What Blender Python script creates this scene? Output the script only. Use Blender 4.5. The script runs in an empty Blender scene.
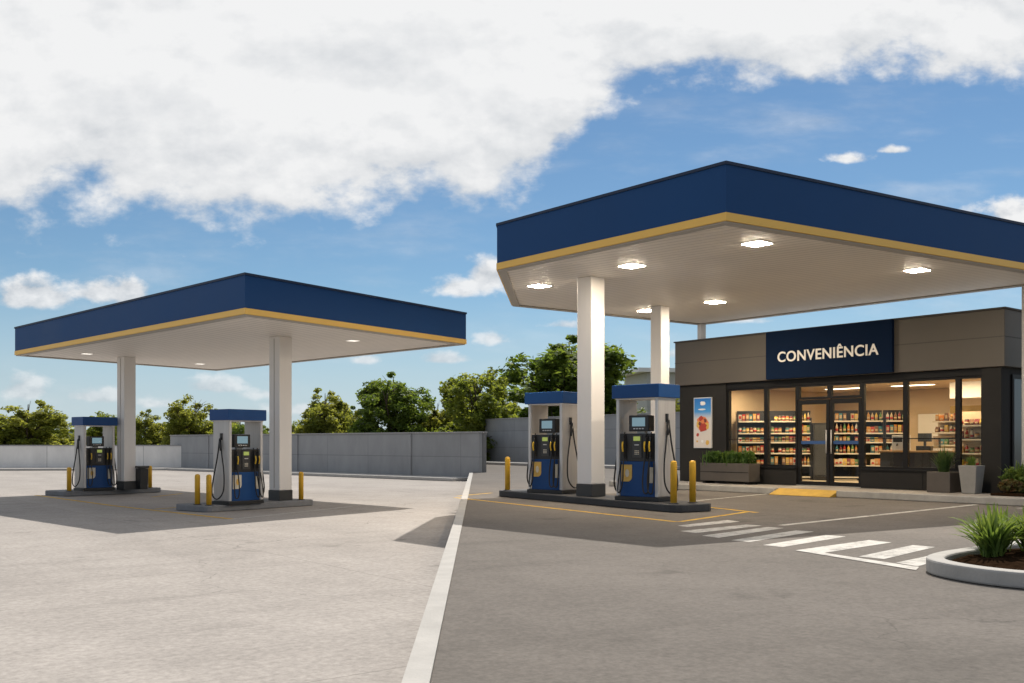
import bpy, bmesh, math, random
import numpy as np
from mathutils import Vector, Matrix, noise as mnoise

R = math.radians
SC = bpy.context.scene
COL = SC.collection
random.seed(7)

# ------------------------------------------------------------------ camera, sky, sun, exposure
F, HOR, HC = 980.0, 443.0, 1.6          # focal length in pixels, horizon row, eye height
cam_d = bpy.data.cameras.new('camera')
cam = bpy.data.objects.new('camera', cam_d); COL.objects.link(cam)
cam.location = (0, 0, HC); cam.rotation_euler = (R(90), 0, 0)
cam_d.sensor_width = 36.0; cam_d.lens = 36.0 * F / 1024
cam_d.shift_y = (HOR - 341.5) / 1024
cam_d.clip_start = 0.05; cam_d.clip_end = 6000
SC.camera = cam

SUN_TO = Vector((0.42, 0.907, 0)).normalized()      # horizontal direction towards the sun
SUN_EL = R(57)
SUN_AZ = math.atan2(SUN_TO.x, SUN_TO.y)
SC.view_settings.view_transform = 'Standard'
SC.view_settings.look = 'None'
SC.view_settings.exposure = 0.55
SC.view_settings.gamma = 1.0
SC.view_settings.use_curve_mapping = False
SC.cycles.use_denoising = True
SC.cycles.max_bounces = 9
SC.cycles.transparent_max_bounces = 14
SC.cycles.sample_clamp_indirect = 6.0

world = bpy.data.worlds.new('World'); SC.world = world
world.use_nodes = True
WN, WL = world.node_tree.nodes, world.node_tree.links
for n in list(WN): WN.remove(n)

def wn(t, **k):
    n = WN.new(t)
    for a, b in k.items(): setattr(n, a, b)
    return n
def wmath(op, a, b=None, c=None, clamp=False):
    n = WN.new('ShaderNodeMath'); n.operation = op; n.use_clamp = clamp
    for i, v in enumerate((a, b, c)):
        if v is None: continue
        if isinstance(v, (int, float)): n.inputs[i].default_value = v
        else: WL.new(v, n.inputs[i])
    return n.outputs[0]

sky = wn('ShaderNodeTexSky', sky_type='NISHITA')
sky.sun_disc = False
sky.sun_elevation = SUN_EL; sky.sun_rotation = SUN_AZ
sky.air_density = 1.0; sky.dust_density = 0.0; sky.ozone_density = 3.0; sky.altitude = 0
tc = wn('ShaderNodeTexCoord')
sep = wn('ShaderNodeSeparateXYZ'); WL.new(tc.outputs['Generated'], sep.inputs[0])
ysafe = wmath('MAXIMUM', sep.outputs[1], 0.04)
U = wmath('DIVIDE', sep.outputs[0], ysafe)
V = wmath('DIVIDE', sep.outputs[2], ysafe)

def wnoise(du, dv, scale, detail=9.0, rough=0.58, su=1.0, sv=1.5):
    cb = wn('ShaderNodeCombineXYZ')
    WL.new(wmath('MULTIPLY', wmath('ADD', U, du), su), cb.inputs[0])
    WL.new(wmath('MULTIPLY', wmath('ADD', V, dv), sv), cb.inputs[1])
    t = wn('ShaderNodeTexNoise'); t.inputs['Scale'].default_value = scale
    t.inputs['Detail'].default_value = detail; t.inputs['Roughness'].default_value = rough
    WL.new(cb.outputs[0], t.inputs['Vector'])
    return t.outputs['Fac']
n_main = wnoise(0, 0, 17)
n_lit = wnoise(0.006, 0.011, 17)
n_wisp = wnoise(3.1, 1.7, 9, su=0.55, sv=2.0)
CLOUDS = [  # azimuth tangent, elevation tangent, half width, half height, strength
    (-0.475, 0.146, 0.062, 0.024, 1.0), (-0.43, 0.152, 0.052, 0.026, 1.0), (-0.395, 0.150, 0.030, 0.020, 1.0),
    (-0.50, 0.052, 0.060, 0.026, .78), (-0.43, 0.046, 0.075, 0.018, .7), (-0.36, 0.040, 0.06, 0.016, .6),
    (-0.30, 0.056, 0.06, 0.020, .75), (-0.25, 0.050, 0.05, 0.018, .7), (-0.15, 0.084, 0.028, 0.011, .7),
    (-0.068, 0.085, 0.050, 0.012, .75), (-0.055, 0.158, 0.034, 0.020, 1.0), (-0.025, 0.166, 0.034, 0.030, 1.05),
    (-0.02, 0.105, 0.030, 0.020, .8), (0.05, 0.12, 0.040, 0.012, .65), (0.03, 0.062, 0.06, 0.012, .55),
    (0.345, 0.290, 0.042, 0.013, .72), (0.39, 0.298, 0.024, 0.009, .7),
    (0.51, 0.236, 0.052, 0.030, 1.0), (0.56, 0.240, 0.060, 0.036, 1.0), (0.24, 0.125, 0.05, 0.012, .6),
    (0.16, 0.09, 0.05, 0.014, .6), (-0.20, 0.033, 0.12, 0.016, .6), (0.0, 0.035, 0.12, 0.014, .5),
]
field = None
for cu, cv, a, b, s in CLOUDS:
    du = wmath('DIVIDE', wmath('SUBTRACT', U, cu), a)
    dv0 = wmath('DIVIDE', wmath('SUBTRACT', V, cv), b)
    dv = wmath('MAXIMUM', dv0, wmath('MULTIPLY', dv0, -1.9))
    e = wmath('SQRT', wmath('ADD', wmath('MULTIPLY', du, du), wmath('MULTIPLY', dv, dv)))
    f = wmath('SUBTRACT', s, e)
    field = f if field is None else wmath('MAXIMUM', field, f)
# a broad bright bank of cloud over the higher sky, reaching lower on the left
edge = wn('ShaderNodeMapRange', interpolation_type='SMOOTHSTEP')
WL.new(U, edge.inputs['Value'])
edge.inputs['From Min'].default_value = -0.05; edge.inputs['From Max'].default_value = 0.15
edge.inputs['To Min'].default_value = 0.214; edge.inputs['To Max'].default_value = 0.358
bank = wmath('MULTIPLY', wmath('SUBTRACT', V, edge.outputs[0]), 13.0)
nn = wmath('MULTIPLY', wmath('SUBTRACT', n_main, 0.5), 2.5)
dens = wn('ShaderNodeMapRange', interpolation_type='SMOOTHSTEP')
n_big = wnoise(5.3, 2.2, 5.5, detail=8, rough=0.5)
nb = wmath('MULTIPLY', wmath('SUBTRACT', n_big, 0.5), 2.2)
bankf = wmath('ADD', bank, wmath('ADD', nb, wmath('MULTIPLY', wmath('SUBTRACT', n_main, 0.5), 1.7)))
WL.new(wmath('MAXIMUM', wmath('ADD', field, nn), bankf), dens.inputs['Value'])
dens.inputs['From Min'].default_value = 0.02; dens.inputs['From Max'].default_value = 0.62
wisp = wn('ShaderNodeMapRange', interpolation_type='SMOOTHSTEP')
WL.new(n_wisp, wisp.inputs['Value'])
wisp.inputs['From Min'].default_value = 0.46; wisp.inputs['From Max'].default_value = 0.80
wisp.inputs['To Max'].default_value = 0.35
cover = wmath('MAXIMUM', dens.outputs[0], wisp.outputs[0])
front = wn('ShaderNodeMapRange'); WL.new(sep.outputs[1], front.inputs['Value'])
front.inputs['From Min'].default_value = 0.05; front.inputs['From Max'].default_value = 0.3
above = wn('ShaderNodeMapRange'); WL.new(sep.outputs[2], above.inputs['Value'])
above.inputs['From Min'].default_value = 0.0; above.inputs['From Max'].default_value = 0.02
cover = wmath('MULTIPLY', cover, front.outputs[0])
# unseen broken cloud added behind the viewer as fill light for camera-facing sides
zs = wmath('MAXIMUM', sep.outputs[2], 0.06)
cbr = wn('ShaderNodeCombineXYZ'); WL.new(wmath('DIVIDE', sep.outputs[0], zs), cbr.inputs[0]); WL.new(wmath('DIVIDE', sep.outputs[1], zs), cbr.inputs[1])
nr = wn('ShaderNodeTexNoise'); nr.inputs['Scale'].default_value = 0.9; nr.inputs['Detail'].default_value = 6; WL.new(cbr.outputs[0], nr.inputs['Vector'])
rc = wn('ShaderNodeMapRange', interpolation_type='SMOOTHSTEP'); WL.new(nr.outputs['Fac'], rc.inputs['Value'])
rc.inputs['From Min'].default_value = 0.36; rc.inputs['From Max'].default_value = 0.52
back = wn('ShaderNodeMapRange'); WL.new(sep.outputs[1], back.inputs['Value'])
back.inputs['From Min'].default_value = 0.05; back.inputs['From Max'].default_value = -0.2
cover = wmath('MAXIMUM', cover, wmath('MULTIPLY', rc.outputs[0], back.outputs[0]))
cover = wmath('MULTIPLY', cover, above.outputs[0])
lit = wmath('ADD', 0.72, wmath('MULTIPLY', wmath('SUBTRACT', n_main, n_lit), 3.0), clamp=True)
base_sh = wn('ShaderNodeMapRange', interpolation_type='SMOOTHSTEP'); WL.new(bankf, base_sh.inputs['Value'])
base_sh.inputs['From Min'].default_value = -.1; base_sh.inputs['From Max'].default_value = 1.5; base_sh.inputs['To Min'].default_value = .62; base_sh.inputs['To Max'].default_value = .96
n_bl = wnoise(5.3 + .012, 2.2 + .03, 5.5, detail=8, rough=0.5)
lit_b = wmath('ADD', base_sh.outputs[0], wmath('ADD', wmath('MULTIPLY', wmath('SUBTRACT', n_big, n_bl), 1.5), wmath('MULTIPLY', wmath('SUBTRACT', n_main, n_lit), 0.7)), clamp=True)
inb = wn('ShaderNodeMapRange'); WL.new(bank, inb.inputs['Value']); inb.inputs['From Min'].default_value = -.3; inb.inputs['From Max'].default_value = .4
lm = wn('ShaderNodeMix', data_type='FLOAT'); WL.new(inb.outputs[0], lm.inputs['Factor']); WL.new(lit, lm.inputs['A']); WL.new(lit_b, lm.inputs['B'])
ccol = wn('ShaderNodeMix', data_type='RGBA')
WL.new(lm.outputs['Result'], ccol.inputs['Factor'])
ccol.inputs['A'].default_value = (5.0, 5.5, 6.1, 1); ccol.inputs['B'].default_value = (10.1, 10.15, 10.2, 1)
hz = wn('ShaderNodeMapRange', interpolation_type='SMOOTHSTEP'); WL.new(V, hz.inputs['Value'])
hz.inputs['From Min'].default_value = 0.02; hz.inputs['From Max'].default_value = 0.20
hz.inputs['To Min'].default_value = 0.55; hz.inputs['To Max'].default_value = 1.0
cover = wmath('MULTIPLY', cover, hz.outputs[0])
bf = wn('ShaderNodeMix', data_type='RGBA'); WL.new(back.outputs[0], bf.inputs['Factor'])
WL.new(ccol.outputs['Result'], bf.inputs['A']); bf.inputs['B'].default_value = (5.0, 5.3, 5.8, 1)
skmix = wn('ShaderNodeMix', data_type='RGBA')
WL.new(cover, skmix.inputs['Factor'])
tint = wn('ShaderNodeMix', data_type='RGBA', blend_type='MULTIPLY'); tint.inputs['Factor'].default_value = 1
tint.inputs['B'].default_value = (0.84, 0.97, 1.0, 1); WL.new(sky.outputs[0], tint.inputs['A'])
hzm = wn('ShaderNodeMapRange', interpolation_type='SMOOTHSTEP'); WL.new(sep.outputs[2], hzm.inputs['Value'])
hzm.inputs['From Min'].default_value = 0.17; hzm.inputs['From Max'].default_value = 0.0; hzm.inputs['To Max'].default_value = 0.72
hmx = wn('ShaderNodeMix', data_type='RGBA'); WL.new(hzm.outputs[0], hmx.inputs['Factor'])
WL.new(tint.outputs['Result'], hmx.inputs['A']); hmx.inputs['B'].default_value = (5.9, 7.0, 8.3, 1)
WL.new(hmx.outputs['Result'], skmix.inputs['A']); WL.new(bf.outputs['Result'], skmix.inputs['B'])
bg = wn('ShaderNodeBackground'); bg.inputs['Strength'].default_value = 0.060
WL.new(skmix.outputs['Result'], bg.inputs['Color'])
wo = wn('ShaderNodeOutputWorld'); WL.new(bg.outputs[0], wo.inputs['Surface'])

sun_d = bpy.data.lights.new('sun', 'SUN'); sun_d.energy = 3.15; sun_d.angle = R(0.53)
sun_d.color = (1.0, 0.94, 0.86)
sun = bpy.data.objects.new('sun', sun_d); COL.objects.link(sun)
sd = Vector((SUN_TO.x * math.cos(SUN_EL), SUN_TO.y * math.cos(SUN_EL), math.sin(SUN_EL)))
sun.rotation_euler = sd.to_track_quat('Z', 'Y').to_euler(); sun.location = (20, 40, 60)

# ------------------------------------------------------------------ helpers
def P(px, py, z):
    """point of the picture seen on the horizontal plane at height z"""
    d = F * (z - HC) / (HOR - py)
    return Vector(((px - 512) / F * d, d, z))

class MB:
    def __init__(s): s.bm = bmesh.new(); s.mi = 0
    def _tag(s, faces):
        for f in faces: f.material_index = s.mi
    def box(s, c, size, rz=0.0, taper=1.0):
        cx, cy, cz = c; x, y, z = size[0] / 2, size[1] / 2, size[2] / 2
        m = Matrix.Rotation(rz, 3, 'Z'); vs = []
        for dz in (-1, 1):
            k = taper if dz < 0 else 1.0
            for a, b in ((-1, -1), (1, -1), (1, 1), (-1, 1)):
                v = m @ Vector((a * x * k, b * y * k, 0)); vs.append(s.bm.verts.new((cx + v.x, cy + v.y, cz + dz * z)))
        fs = [(3, 2, 1, 0), (4, 5, 6, 7), (0, 1, 5, 4), (1, 2, 6, 5), (2, 3, 7, 6), (3, 0, 4, 7)]
        s._tag([s.bm.faces.new([vs[i] for i in f]) for f in fs]); return s
    def prism(s, poly, z0, z1):
        n = len(poly)
        a = sum(poly[i][0] * poly[(i + 1) % n][1] - poly[(i + 1) % n][0] * poly[i][1] for i in range(n))
        if a < 0: poly = poly[::-1]
        lo = [s.bm.verts.new((p[0], p[1], z0)) for p in poly]; hi = [s.bm.verts.new((p[0], p[1], z1)) for p in poly]
        fs = [s.bm.faces.new(lo[::-1]), s.bm.faces.new(hi)]
        for i in range(n): fs.append(s.bm.faces.new((lo[i], lo[(i + 1) % n], hi[(i + 1) % n], hi[i])))
        s._tag(fs); return s
    def ring(s, outer, inner, z0, z1):
        n = len(outer); L = []
        for poly in (outer, inner):
            L.append([s.bm.verts.new((p[0], p[1], z0)) for p in poly]); L.append([s.bm.verts.new((p[0], p[1], z1)) for p in poly])
        ol, oh, il, ih = L; fs = []
        for i in range(n):
            j = (i + 1) % n
            fs += [s.bm.faces.new(q) for q in ((ol[i], ol[j], oh[j], oh[i]), (il[j], il[i], ih[i], ih[j]),
                   (oh[i], oh[j], ih[j], ih[i]), (ol[j], ol[i], il[i], il[j]))]
        s._tag(fs); return s
    def lathe(s, prof, c=(0, 0, 0), seg=16):
        rings = []
        for r, z in prof:
            rings.append([s.bm.verts.new((c[0] + r * math.cos(2 * math.pi * k / seg), c[1] + r * math.sin(2 * math.pi * k / seg), c[2] + z)) for k in range(seg)])
        fs = [s.bm.faces.new(rings[0][::-1]), s.bm.faces.new(rings[-1])]
        for a, b in zip(rings, rings[1:]):
            for k in range(seg): fs.append(s.bm.faces.new((a[k], a[(k + 1) % seg], b[(k + 1) % seg], b[k])))
        for f in fs: f.smooth = True
        fs[0].smooth = fs[1].smooth = False
        s._tag(fs); return s
    def tube(s, pts, r, seg=8, r1=None):
        pts = [Vector(p) for p in pts]; rings = []
        up = Vector((0, 0, 1)); prev = None; n = len(pts)
        for i, p in enumerate(pts):
            t = (pts[min(i + 1, n - 1)] - pts[max(i - 1, 0)]).normalized()
            if prev is None:
                a = t.cross(up); a = a.normalized() if a.length > 1e-3 else Vector((1, 0, 0))
            else: a = (prev - t * prev.dot(t)).normalized()
            prev = a; b = t.cross(a)
            rr = r if r1 is None else r + (r1 - r) * i / max(1, n - 1)
            rings.append([s.bm.verts.new(p + (a * math.cos(2 * math.pi * k / seg) + b * math.sin(2 * math.pi * k / seg)) * rr) for k in range(seg)])
        fs = []
        for q, w in zip(rings, rings[1:]):
            for k in range(seg):
                f = s.bm.faces.new((q[k], q[(k + 1) % seg], w[(k + 1) % seg], w[k])); f.smooth = True; fs.append(f)
        fs += [s.bm.faces.new(rings[0][::-1]), s.bm.faces.new(rings[-1])]
        s._tag(fs); return s
    def poly(s, pts):
        s._tag([s.bm.faces.new([s.bm.verts.new(p) for p in pts])]); return s
    def build(s, name, mats, parent=None, loc=(0, 0, 0), rz=0.0, bevel=0.0):
        bmesh.ops.recalc_face_normals(s.bm, faces=[f for f in s.bm.faces])
        me = bpy.data.meshes.new(name); s.bm.to_mesh(me); s.bm.free()
        return link(name, me, mats, parent, loc, rz, bevel)

def link(name, me, mats, parent=None, loc=(0, 0, 0), rz=0.0, bevel=0.0):
    o = bpy.data.objects.new(name, me); COL.objects.link(o)
    if mats is not None:
        for m in (mats if isinstance(mats, (list, tuple)) else [mats]): me.materials.append(m)
    o.location = loc; o.rotation_euler = (0, 0, rz); o.parent = parent
    if bevel:
        b = o.modifiers.new('bevel', 'BEVEL'); b.width = bevel; b.segments = 2; b.limit_method = 'ANGLE'
    return o
def tag(o, label, cat, group=None):
    o['label'] = label; o['category'] = cat
    if group: o['group'] = group
    return o
def struct(o): o['kind'] = 'structure'; return o
def thing(name, label, cat, loc=(0, 0, 0), rz=0.0, group=None):
    o = bpy.data.objects.new(name, None); COL.objects.link(o); o.empty_display_size = 0.3
    o.location = loc; o.rotation_euler = (0, 0, rz)
    return tag(o, label, cat, group)
def kids(o): return [c for c in COL.objects if c.parent == o]
def dup(root, loc, rz, label, group=None, scale=None):
    def rec(o, par):
        c = o.copy(); COL.objects.link(c); c.parent = par
        for ch in kids(o): rec(ch, c)
        return c
    r = rec(root, None); r.location = loc; r.rotation_euler = (0, 0, rz); r['label'] = label
    if group: r['group'] = group
    if scale: r.scale = scale
    return r
def bez(pts, n=8):
    """smooth curve through control points"""
    pts = [Vector(p) for p in pts]; out = []
    for i in range(len(pts) - 1):
        p0, p1, p2, p3 = pts[max(i - 1, 0)], pts[i], pts[i + 1], pts[min(i + 2, len(pts) - 1)]
        for k in range(n):
            t = k / n
            out.append(0.5 * ((2 * p1) + (p2 - p0) * t + (2 * p0 - 5 * p1 + 4 * p2 - p3) * t * t + (3 * p1 - p0 - 3 * p2 + p3) * t ** 3))
    out.append(pts[-1]); return out
def offset_poly(poly, d):
    n = len(poly); out = []
    a = sum(poly[i][0] * poly[(i + 1) % n][1] - poly[(i + 1) % n][0] * poly[i][1] for i in range(n))
    s = 1 if a > 0 else -1
    for i in range(n):
        p0, p1, p2 = (Vector(poly[k][:2]) for k in ((i - 1) % n, i, (i + 1) % n))
        e1, e2 = (p1 - p0).normalized(), (p2 - p1).normalized()
        n1, n2 = Vector((-e1.y, e1.x)) * s, Vector((-e2.y, e2.x)) * s
        m = (n1 + n2).normalized(); k = d / max(0.25, m.dot(n1))
        out.append((p1.x + m.x * k, p1.y + m.y * k))
    return out

# ------------------------------------------------------------------ materials
def mat(name, col, rough=0.6, metal=0.0, var=0.0, vscale=3.0, bump=0.0, bscale=40.0, streak=None, spec=0.5, coat=0.0):
    m = bpy.data.materials.new(name); m.use_nodes = True
    N, L = m.node_tree.nodes, m.node_tree.links; b = N['Principled BSDF']
    b.inputs['Base Color'].default_value = (*col, 1); b.inputs['Roughness'].default_value = rough
    b.inputs['Metallic'].default_value = metal; b.inputs['Specular IOR Level'].default_value = spec
    if coat: b.inputs['Coat Weight'].default_value = coat; b.inputs['Coat Roughness'].default_value = 0.15
    t = N.new('ShaderNodeTexCoord')
    if var:
        n = N.new('ShaderNodeTexNoise'); n.inputs['Scale'].default_value = vscale; n.inputs['Detail'].default_value = 6
        n.inputs['Roughness'].default_value = 0.65
        if streak:
            mp = N.new('ShaderNodeMapping'); mp.inputs['Scale'].default_value = streak
            L.new(t.outputs['Object'], mp.inputs[0]); L.new(mp.outputs[0], n.inputs['Vector'])
        else: L.new(t.outputs['Object'], n.inputs['Vector'])
        r = N.new('ShaderNodeMapRange'); L.new(n.outputs['Fac'], r.inputs['Value'])
        r.inputs['From Min'].default_value = 0.3; r.inputs['From Max'].default_value = 0.7
        r.inputs['To Min'].default_value = 1 - var; r.inputs['To Max'].default_value = 1 + var
        h = N.new('ShaderNodeHueSaturation'); h.inputs['Color'].default_value = (*col, 1)
        L.new(r.outputs[0], h.inputs['Value']); L.new(h.outputs[0], b.inputs['Base Color'])
        rr = N.new('ShaderNodeMapRange'); L.new(n.outputs['Fac'], rr.inputs['Value'])
        rr.inputs['To Min'].default_value = max(0.02, rough - 0.12); rr.inputs['To Max'].default_value = min(1, rough + 0.12)
        L.new(rr.outputs[0], b.inputs['Roughness'])
    if bump:
        n2 = N.new('ShaderNodeTexNoise'); n2.inputs['Scale'].default_value = bscale; n2.inputs['Detail'].default_value = 5
        L.new(t.outputs['Object'], n2.inputs['Vector'])
        bp = N.new('ShaderNodeBump'); bp.inputs['Strength'].default_value = bump; bp.inputs['Distance'].default_value = 0.02
        L.new(n2.outputs['Fac'], bp.inputs['Height']); L.new(bp.outputs[0], b.inputs['Normal'])
    return m

def emat(name, col, strength, base=(0.8, 0.8, 0.8)):
    m = bpy.data.materials.new(name); m.use_nodes = True; b = m.node_tree.nodes['Principled BSDF']
    b.inputs['Base Color'].default_value = (*base, 1)
    b.inputs['Emission Color'].default_value = (*col, 1); b.inputs['Emission Strength'].default_value = strength
    return m

def pavement(name, col, col2, fine, joint=None, jdark=0.7, crack=0.0, tyre=0.0, rot=0.0):
    """worn paving: broad stains, small aggregate, optional saw-cut joints, cracks and rubber streaks"""
    m = bpy.data.materials.new(name); m.use_nodes = True
    N, L = m.node_tree.nodes, m.node_tree.links; b = N['Principled BSDF']
    b.inputs['Roughness'].default_value = 0.9; b.inputs['Specular IOR Level'].default_value = 0.25
    t = N.new('ShaderNodeTexCoord'); mp = N.new('ShaderNodeMapping'); mp.inputs['Rotation'].default_value = (0, 0, rot)
    L.new(t.outputs['Object'], mp.inputs[0])
    def nz(scale, detail=6, rough=0.6, src=None, sc=None):
        n = N.new('ShaderNodeTexNoise'); n.inputs['Scale'].default_value = scale; n.inputs['Detail'].default_value = detail
        n.inputs['Roughness'].default_value = rough
        s = src or mp.outputs[0]
        if sc:
            k = N.new('ShaderNodeMapping'); k.inputs['Scale'].default_value = sc; L.new(s, k.inputs[0]); s = k.outputs[0]
        L.new(s, n.inputs['Vector']); return n.outputs['Fac']
    def rng(v, a, c, lo, hi):
        r = N.new('ShaderNodeMapRange'); L.new(v, r.inputs['Value'])
        for k, x in (('From Min', a), ('From Max', c), ('To Min', lo), ('To Max', hi)): r.inputs[k].default_value = x
        return r.outputs[0]
    def mul(a, c):
        k = N.new('ShaderNodeMath'); k.operation = 'MULTIPLY'; L.new(a, k.inputs[0])
        if isinstance(c, float): k.inputs[1].default_value = c
        else: L.new(c, k.inputs[1])
        return k.outputs[0]
    mix = N.new('ShaderNodeMix'); mix.data_type = 'RGBA'
    mix.inputs['A'].default_value = (*col, 1); mix.inputs['B'].default_value = (*col2, 1)
    L.new(rng(nz(0.22, 7, 0.62), 0.35, 0.65, 0, 1), mix.inputs['Factor'])
    val = rng(nz(fine, 4, 0.75), 0.25, 0.75, 0.72, 1.28)
    val = mul(val, rng(nz(1.6, 6, 0.7), 0.3, 0.7, 0.90, 1.10))
    val = mul(val, rng(nz(0.55, 5, 0.6, sc=(1, 0.18, 1)), 0.35, 0.7, 0.93, 1.07))
    if joint:
        br = N.new('ShaderNodeTexBrick'); br.offset = 0.0; br.inputs['Scale'].default_value = 1.0
        br.inputs['Mortar Size'].default_value = 0.012; br.inputs['Mortar Smooth'].default_value = 0.3
        br.inputs['Brick Width'].default_value = joint; br.inputs['Row Height'].default_value = joint
        br.inputs['Color1'].default_value = (1, 1, 1, 1); br.inputs['Color2'].default_value = (0.95, 0.95, 0.95, 1)
        br.inputs['Mortar'].default_value = (jdark, jdark, jdark, 1)
        L.new(mp.outputs[0], br.inputs['Vector']); sx = N.new('ShaderNodeSeparateColor'); L.new(br.outputs['Color'], sx.inputs[0])
        val = mul(val, sx.outputs[0])
    if crack:
        vo = N.new('ShaderNodeTexVoronoi'); vo.feature = 'DISTANCE_TO_EDGE'; vo.inputs['Scale'].default_value = 0.16
        ad = N.new('ShaderNodeMix'); ad.data_type = 'VECTOR'; ad.inputs['Factor'].default_value = 0.04
        n3 = N.new('ShaderNodeTexNoise'); n3.inputs['Scale'].default_value = 1.3; n3.inputs['Detail'].default_value = 8
        L.new(mp.outputs[0], n3.inputs['Vector'])
        va = N.new('ShaderNodeVectorMath'); va.operation = 'MULTIPLY_ADD'
        L.new(n3.outputs['Color'], va.inputs[0]); va.inputs[1].default_value = (1.2, 1.2, 0); L.new(mp.outputs[0], va.inputs[2])
        L.new(va.outputs[0], vo.inputs['Vector'])
        cr = rng(vo.outputs['Distance'], 0.0, 0.0022, 1 - crack, 1.0)
        msk = rng(nz(0.35, 3), 0.47, 0.53, 0, 1)
        mm = N.new('ShaderNodeMix'); mm.data_type = 'FLOAT'; L.new(msk, mm.inputs['Factor']); mm.inputs['A'].default_value = 1.0
        L.new(cr, mm.inputs['B']); val = mul(val, mm.outputs['Result'])
    if tyre:
        val = mul(val, rng(nz(1.1, 4, 0.6, sc=(0.12, 1.4, 1)), 0.55, 0.72, 1.0, 1 - tyre))
    # scattered oil spots
    val = mul(val, rng(nz(0.9, 3, 0.55), 0.64, 0.72, 1.0, 0.74))
    hs = N.new('ShaderNodeHueSaturation'); L.new(mix.outputs['Result'], hs.inputs['Color']); L.new(val, hs.inputs['Value'])
    L.new(hs.outputs[0], b.inputs['Base Color'])
    bp = N.new('ShaderNodeBump'); bp.inputs['Strength'].default_value = 0.25; bp.inputs['Distance'].default_value = 0.01
    L.new(nz(fine * 1.3, 3, 0.7), bp.inputs['Height']); L.new(bp.outputs[0], b.inputs['Normal'])
    return m

def paint(name, col, wear=0.5):
    """worn road paint: flakes away to the paving beneath"""
    m = bpy.data.materials.new(name); m.use_nodes = True
    N, L = m.node_tree.nodes, m.node_tree.links; b = N['Principled BSDF']
    b.inputs['Base Color'].default_value = (*col, 1); b.inputs['Roughness'].default_value = 0.8
    t = N.new('ShaderNodeTexCoord'); n = N.new('ShaderNodeTexNoise'); n.inputs['Scale'].default_value = 4.5
    n.inputs['Detail'].default_value = 10; n.inputs['Roughness'].default_value = 0.82
    L.new(t.outputs['Object'], n.inputs['Vector'])
    r = N.new('ShaderNodeMapRange'); L.new(n.outputs['Fac'], r.inputs['Value'])
    r.inputs['From Min'].default_value = wear - 0.16; r.inputs['From Max'].default_value = wear + 0.10
    r.inputs['To Min'].default_value = 0.25; r.inputs['To Max'].default_value = 0.95
    tr = N.new('ShaderNodeBsdfTransparent'); mx = N.new('ShaderNodeMixShader')
    L.new(r.outputs[0], mx.inputs[0]); L.new(tr.outputs[0], mx.inputs[1]); L.new(b.outputs[0], mx.inputs[2])
    L.new(mx.outputs[0], N['Material Output'].inputs['Surface']); return m

def panel_wall(name, col, bw, bh, mortar=0.012, dark=0.55, axis='XZ', var=0.10):
    """cast panels with thin joints on an upright surface (object x along, z up)"""
    m = mat(name, col, 0.85, var=var, vscale=1.3, bump=0.15, bscale=25, spec=0.3, streak=(1, 1, 0.45))
    N, L = m.node_tree.nodes, m.node_tree.links; b = N['Principled BSDF']
    t = N.new('ShaderNodeTexCoord'); s = N.new('ShaderNodeSeparateXYZ'); L.new(t.outputs['Object'], s.inputs[0])
    c = N.new('ShaderNodeCombineXYZ'); L.new(s.outputs[0], c.inputs[0]); L.new(s.outputs[2], c.inputs[1])
    br = N.new('ShaderNodeTexBrick'); br.offset = 0.0; br.inputs['Scale'].default_value = 1.0
    br.inputs['Mortar Size'].default_value = mortar; br.inputs['Brick Width'].default_value = bw; br.inputs['Row Height'].default_value = bh
    br.inputs['Color1'].default_value = (1, 1, 1, 1); br.inputs['Color2'].default_value = (0.90, 0.90, 0.90, 1); br.inputs['Mortar'].default_value = (dark,) * 3 + (1,)
    L.new(c.outputs[0], br.inputs['Vector'])
    src = b.inputs['Base Color'].links[0].from_socket
    mx = N.new('ShaderNodeMix'); mx.data_type = 'RGBA'; mx.blend_type = 'MULTIPLY'; mx.inputs['Factor'].default_value = 1
    L.new(src, mx.inputs['A']); L.new(br.outputs['Color'], mx.inputs['B']); L.new(mx.outputs['Result'], b.inputs['Base Color'])
    return m

def leafmat(name, c1, c2, trans=0.35, scale=0.9):
    m = bpy.data.materials.new(name); m.use_nodes = True
    N, L = m.node_tree.nodes, m.node_tree.links; b = N['Principled BSDF']
    b.inputs['Roughness'].default_value = 0.55; b.inputs['Specular IOR Level'].default_value = 0.3
    t = N.new('ShaderNodeTexCoord'); n = N.new('ShaderNodeTexNoise'); n.inputs['Scale'].default_value = scale; n.inputs['Detail'].default_value = 5
    L.new(t.outputs['Object'], n.inputs['Vector'])
    r = N.new('ShaderNodeMapRange'); L.new(n.outputs['Fac'], r.inputs['Value']); r.inputs['From Min'].default_value = .35; r.inputs['From Max'].default_value = .65
    mx = N.new('ShaderNodeMix'); mx.data_type = 'RGBA'; L.new(r.outputs[0], mx.inputs['Factor'])
    mx.inputs['A'].default_value = (*c1, 1); mx.inputs['B'].default_value = (*c2, 1)
    L.new(mx.outputs['Result'], b.inputs['Base Color'])
    tl = N.new('ShaderNodeBsdfTranslucent'); h = N.new('ShaderNodeHueSaturation'); h.inputs['Hue'].default_value = 0.475
    h.inputs['Saturation'].default_value = 1.1; h.inputs['Value'].default_value = 2.6
    L.new(mx.outputs['Result'], h.inputs['Color']); L.new(h.outputs[0], tl.inputs['Color'])
    ms = N.new('ShaderNodeMixShader'); ms.inputs[0].default_value = trans
    L.new(b.outputs[0], ms.inputs[1]); L.new(tl.outputs[0], ms.inputs[2]); L.new(ms.outputs[0], N['Material Output'].inputs['Surface'])
    return m

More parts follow.
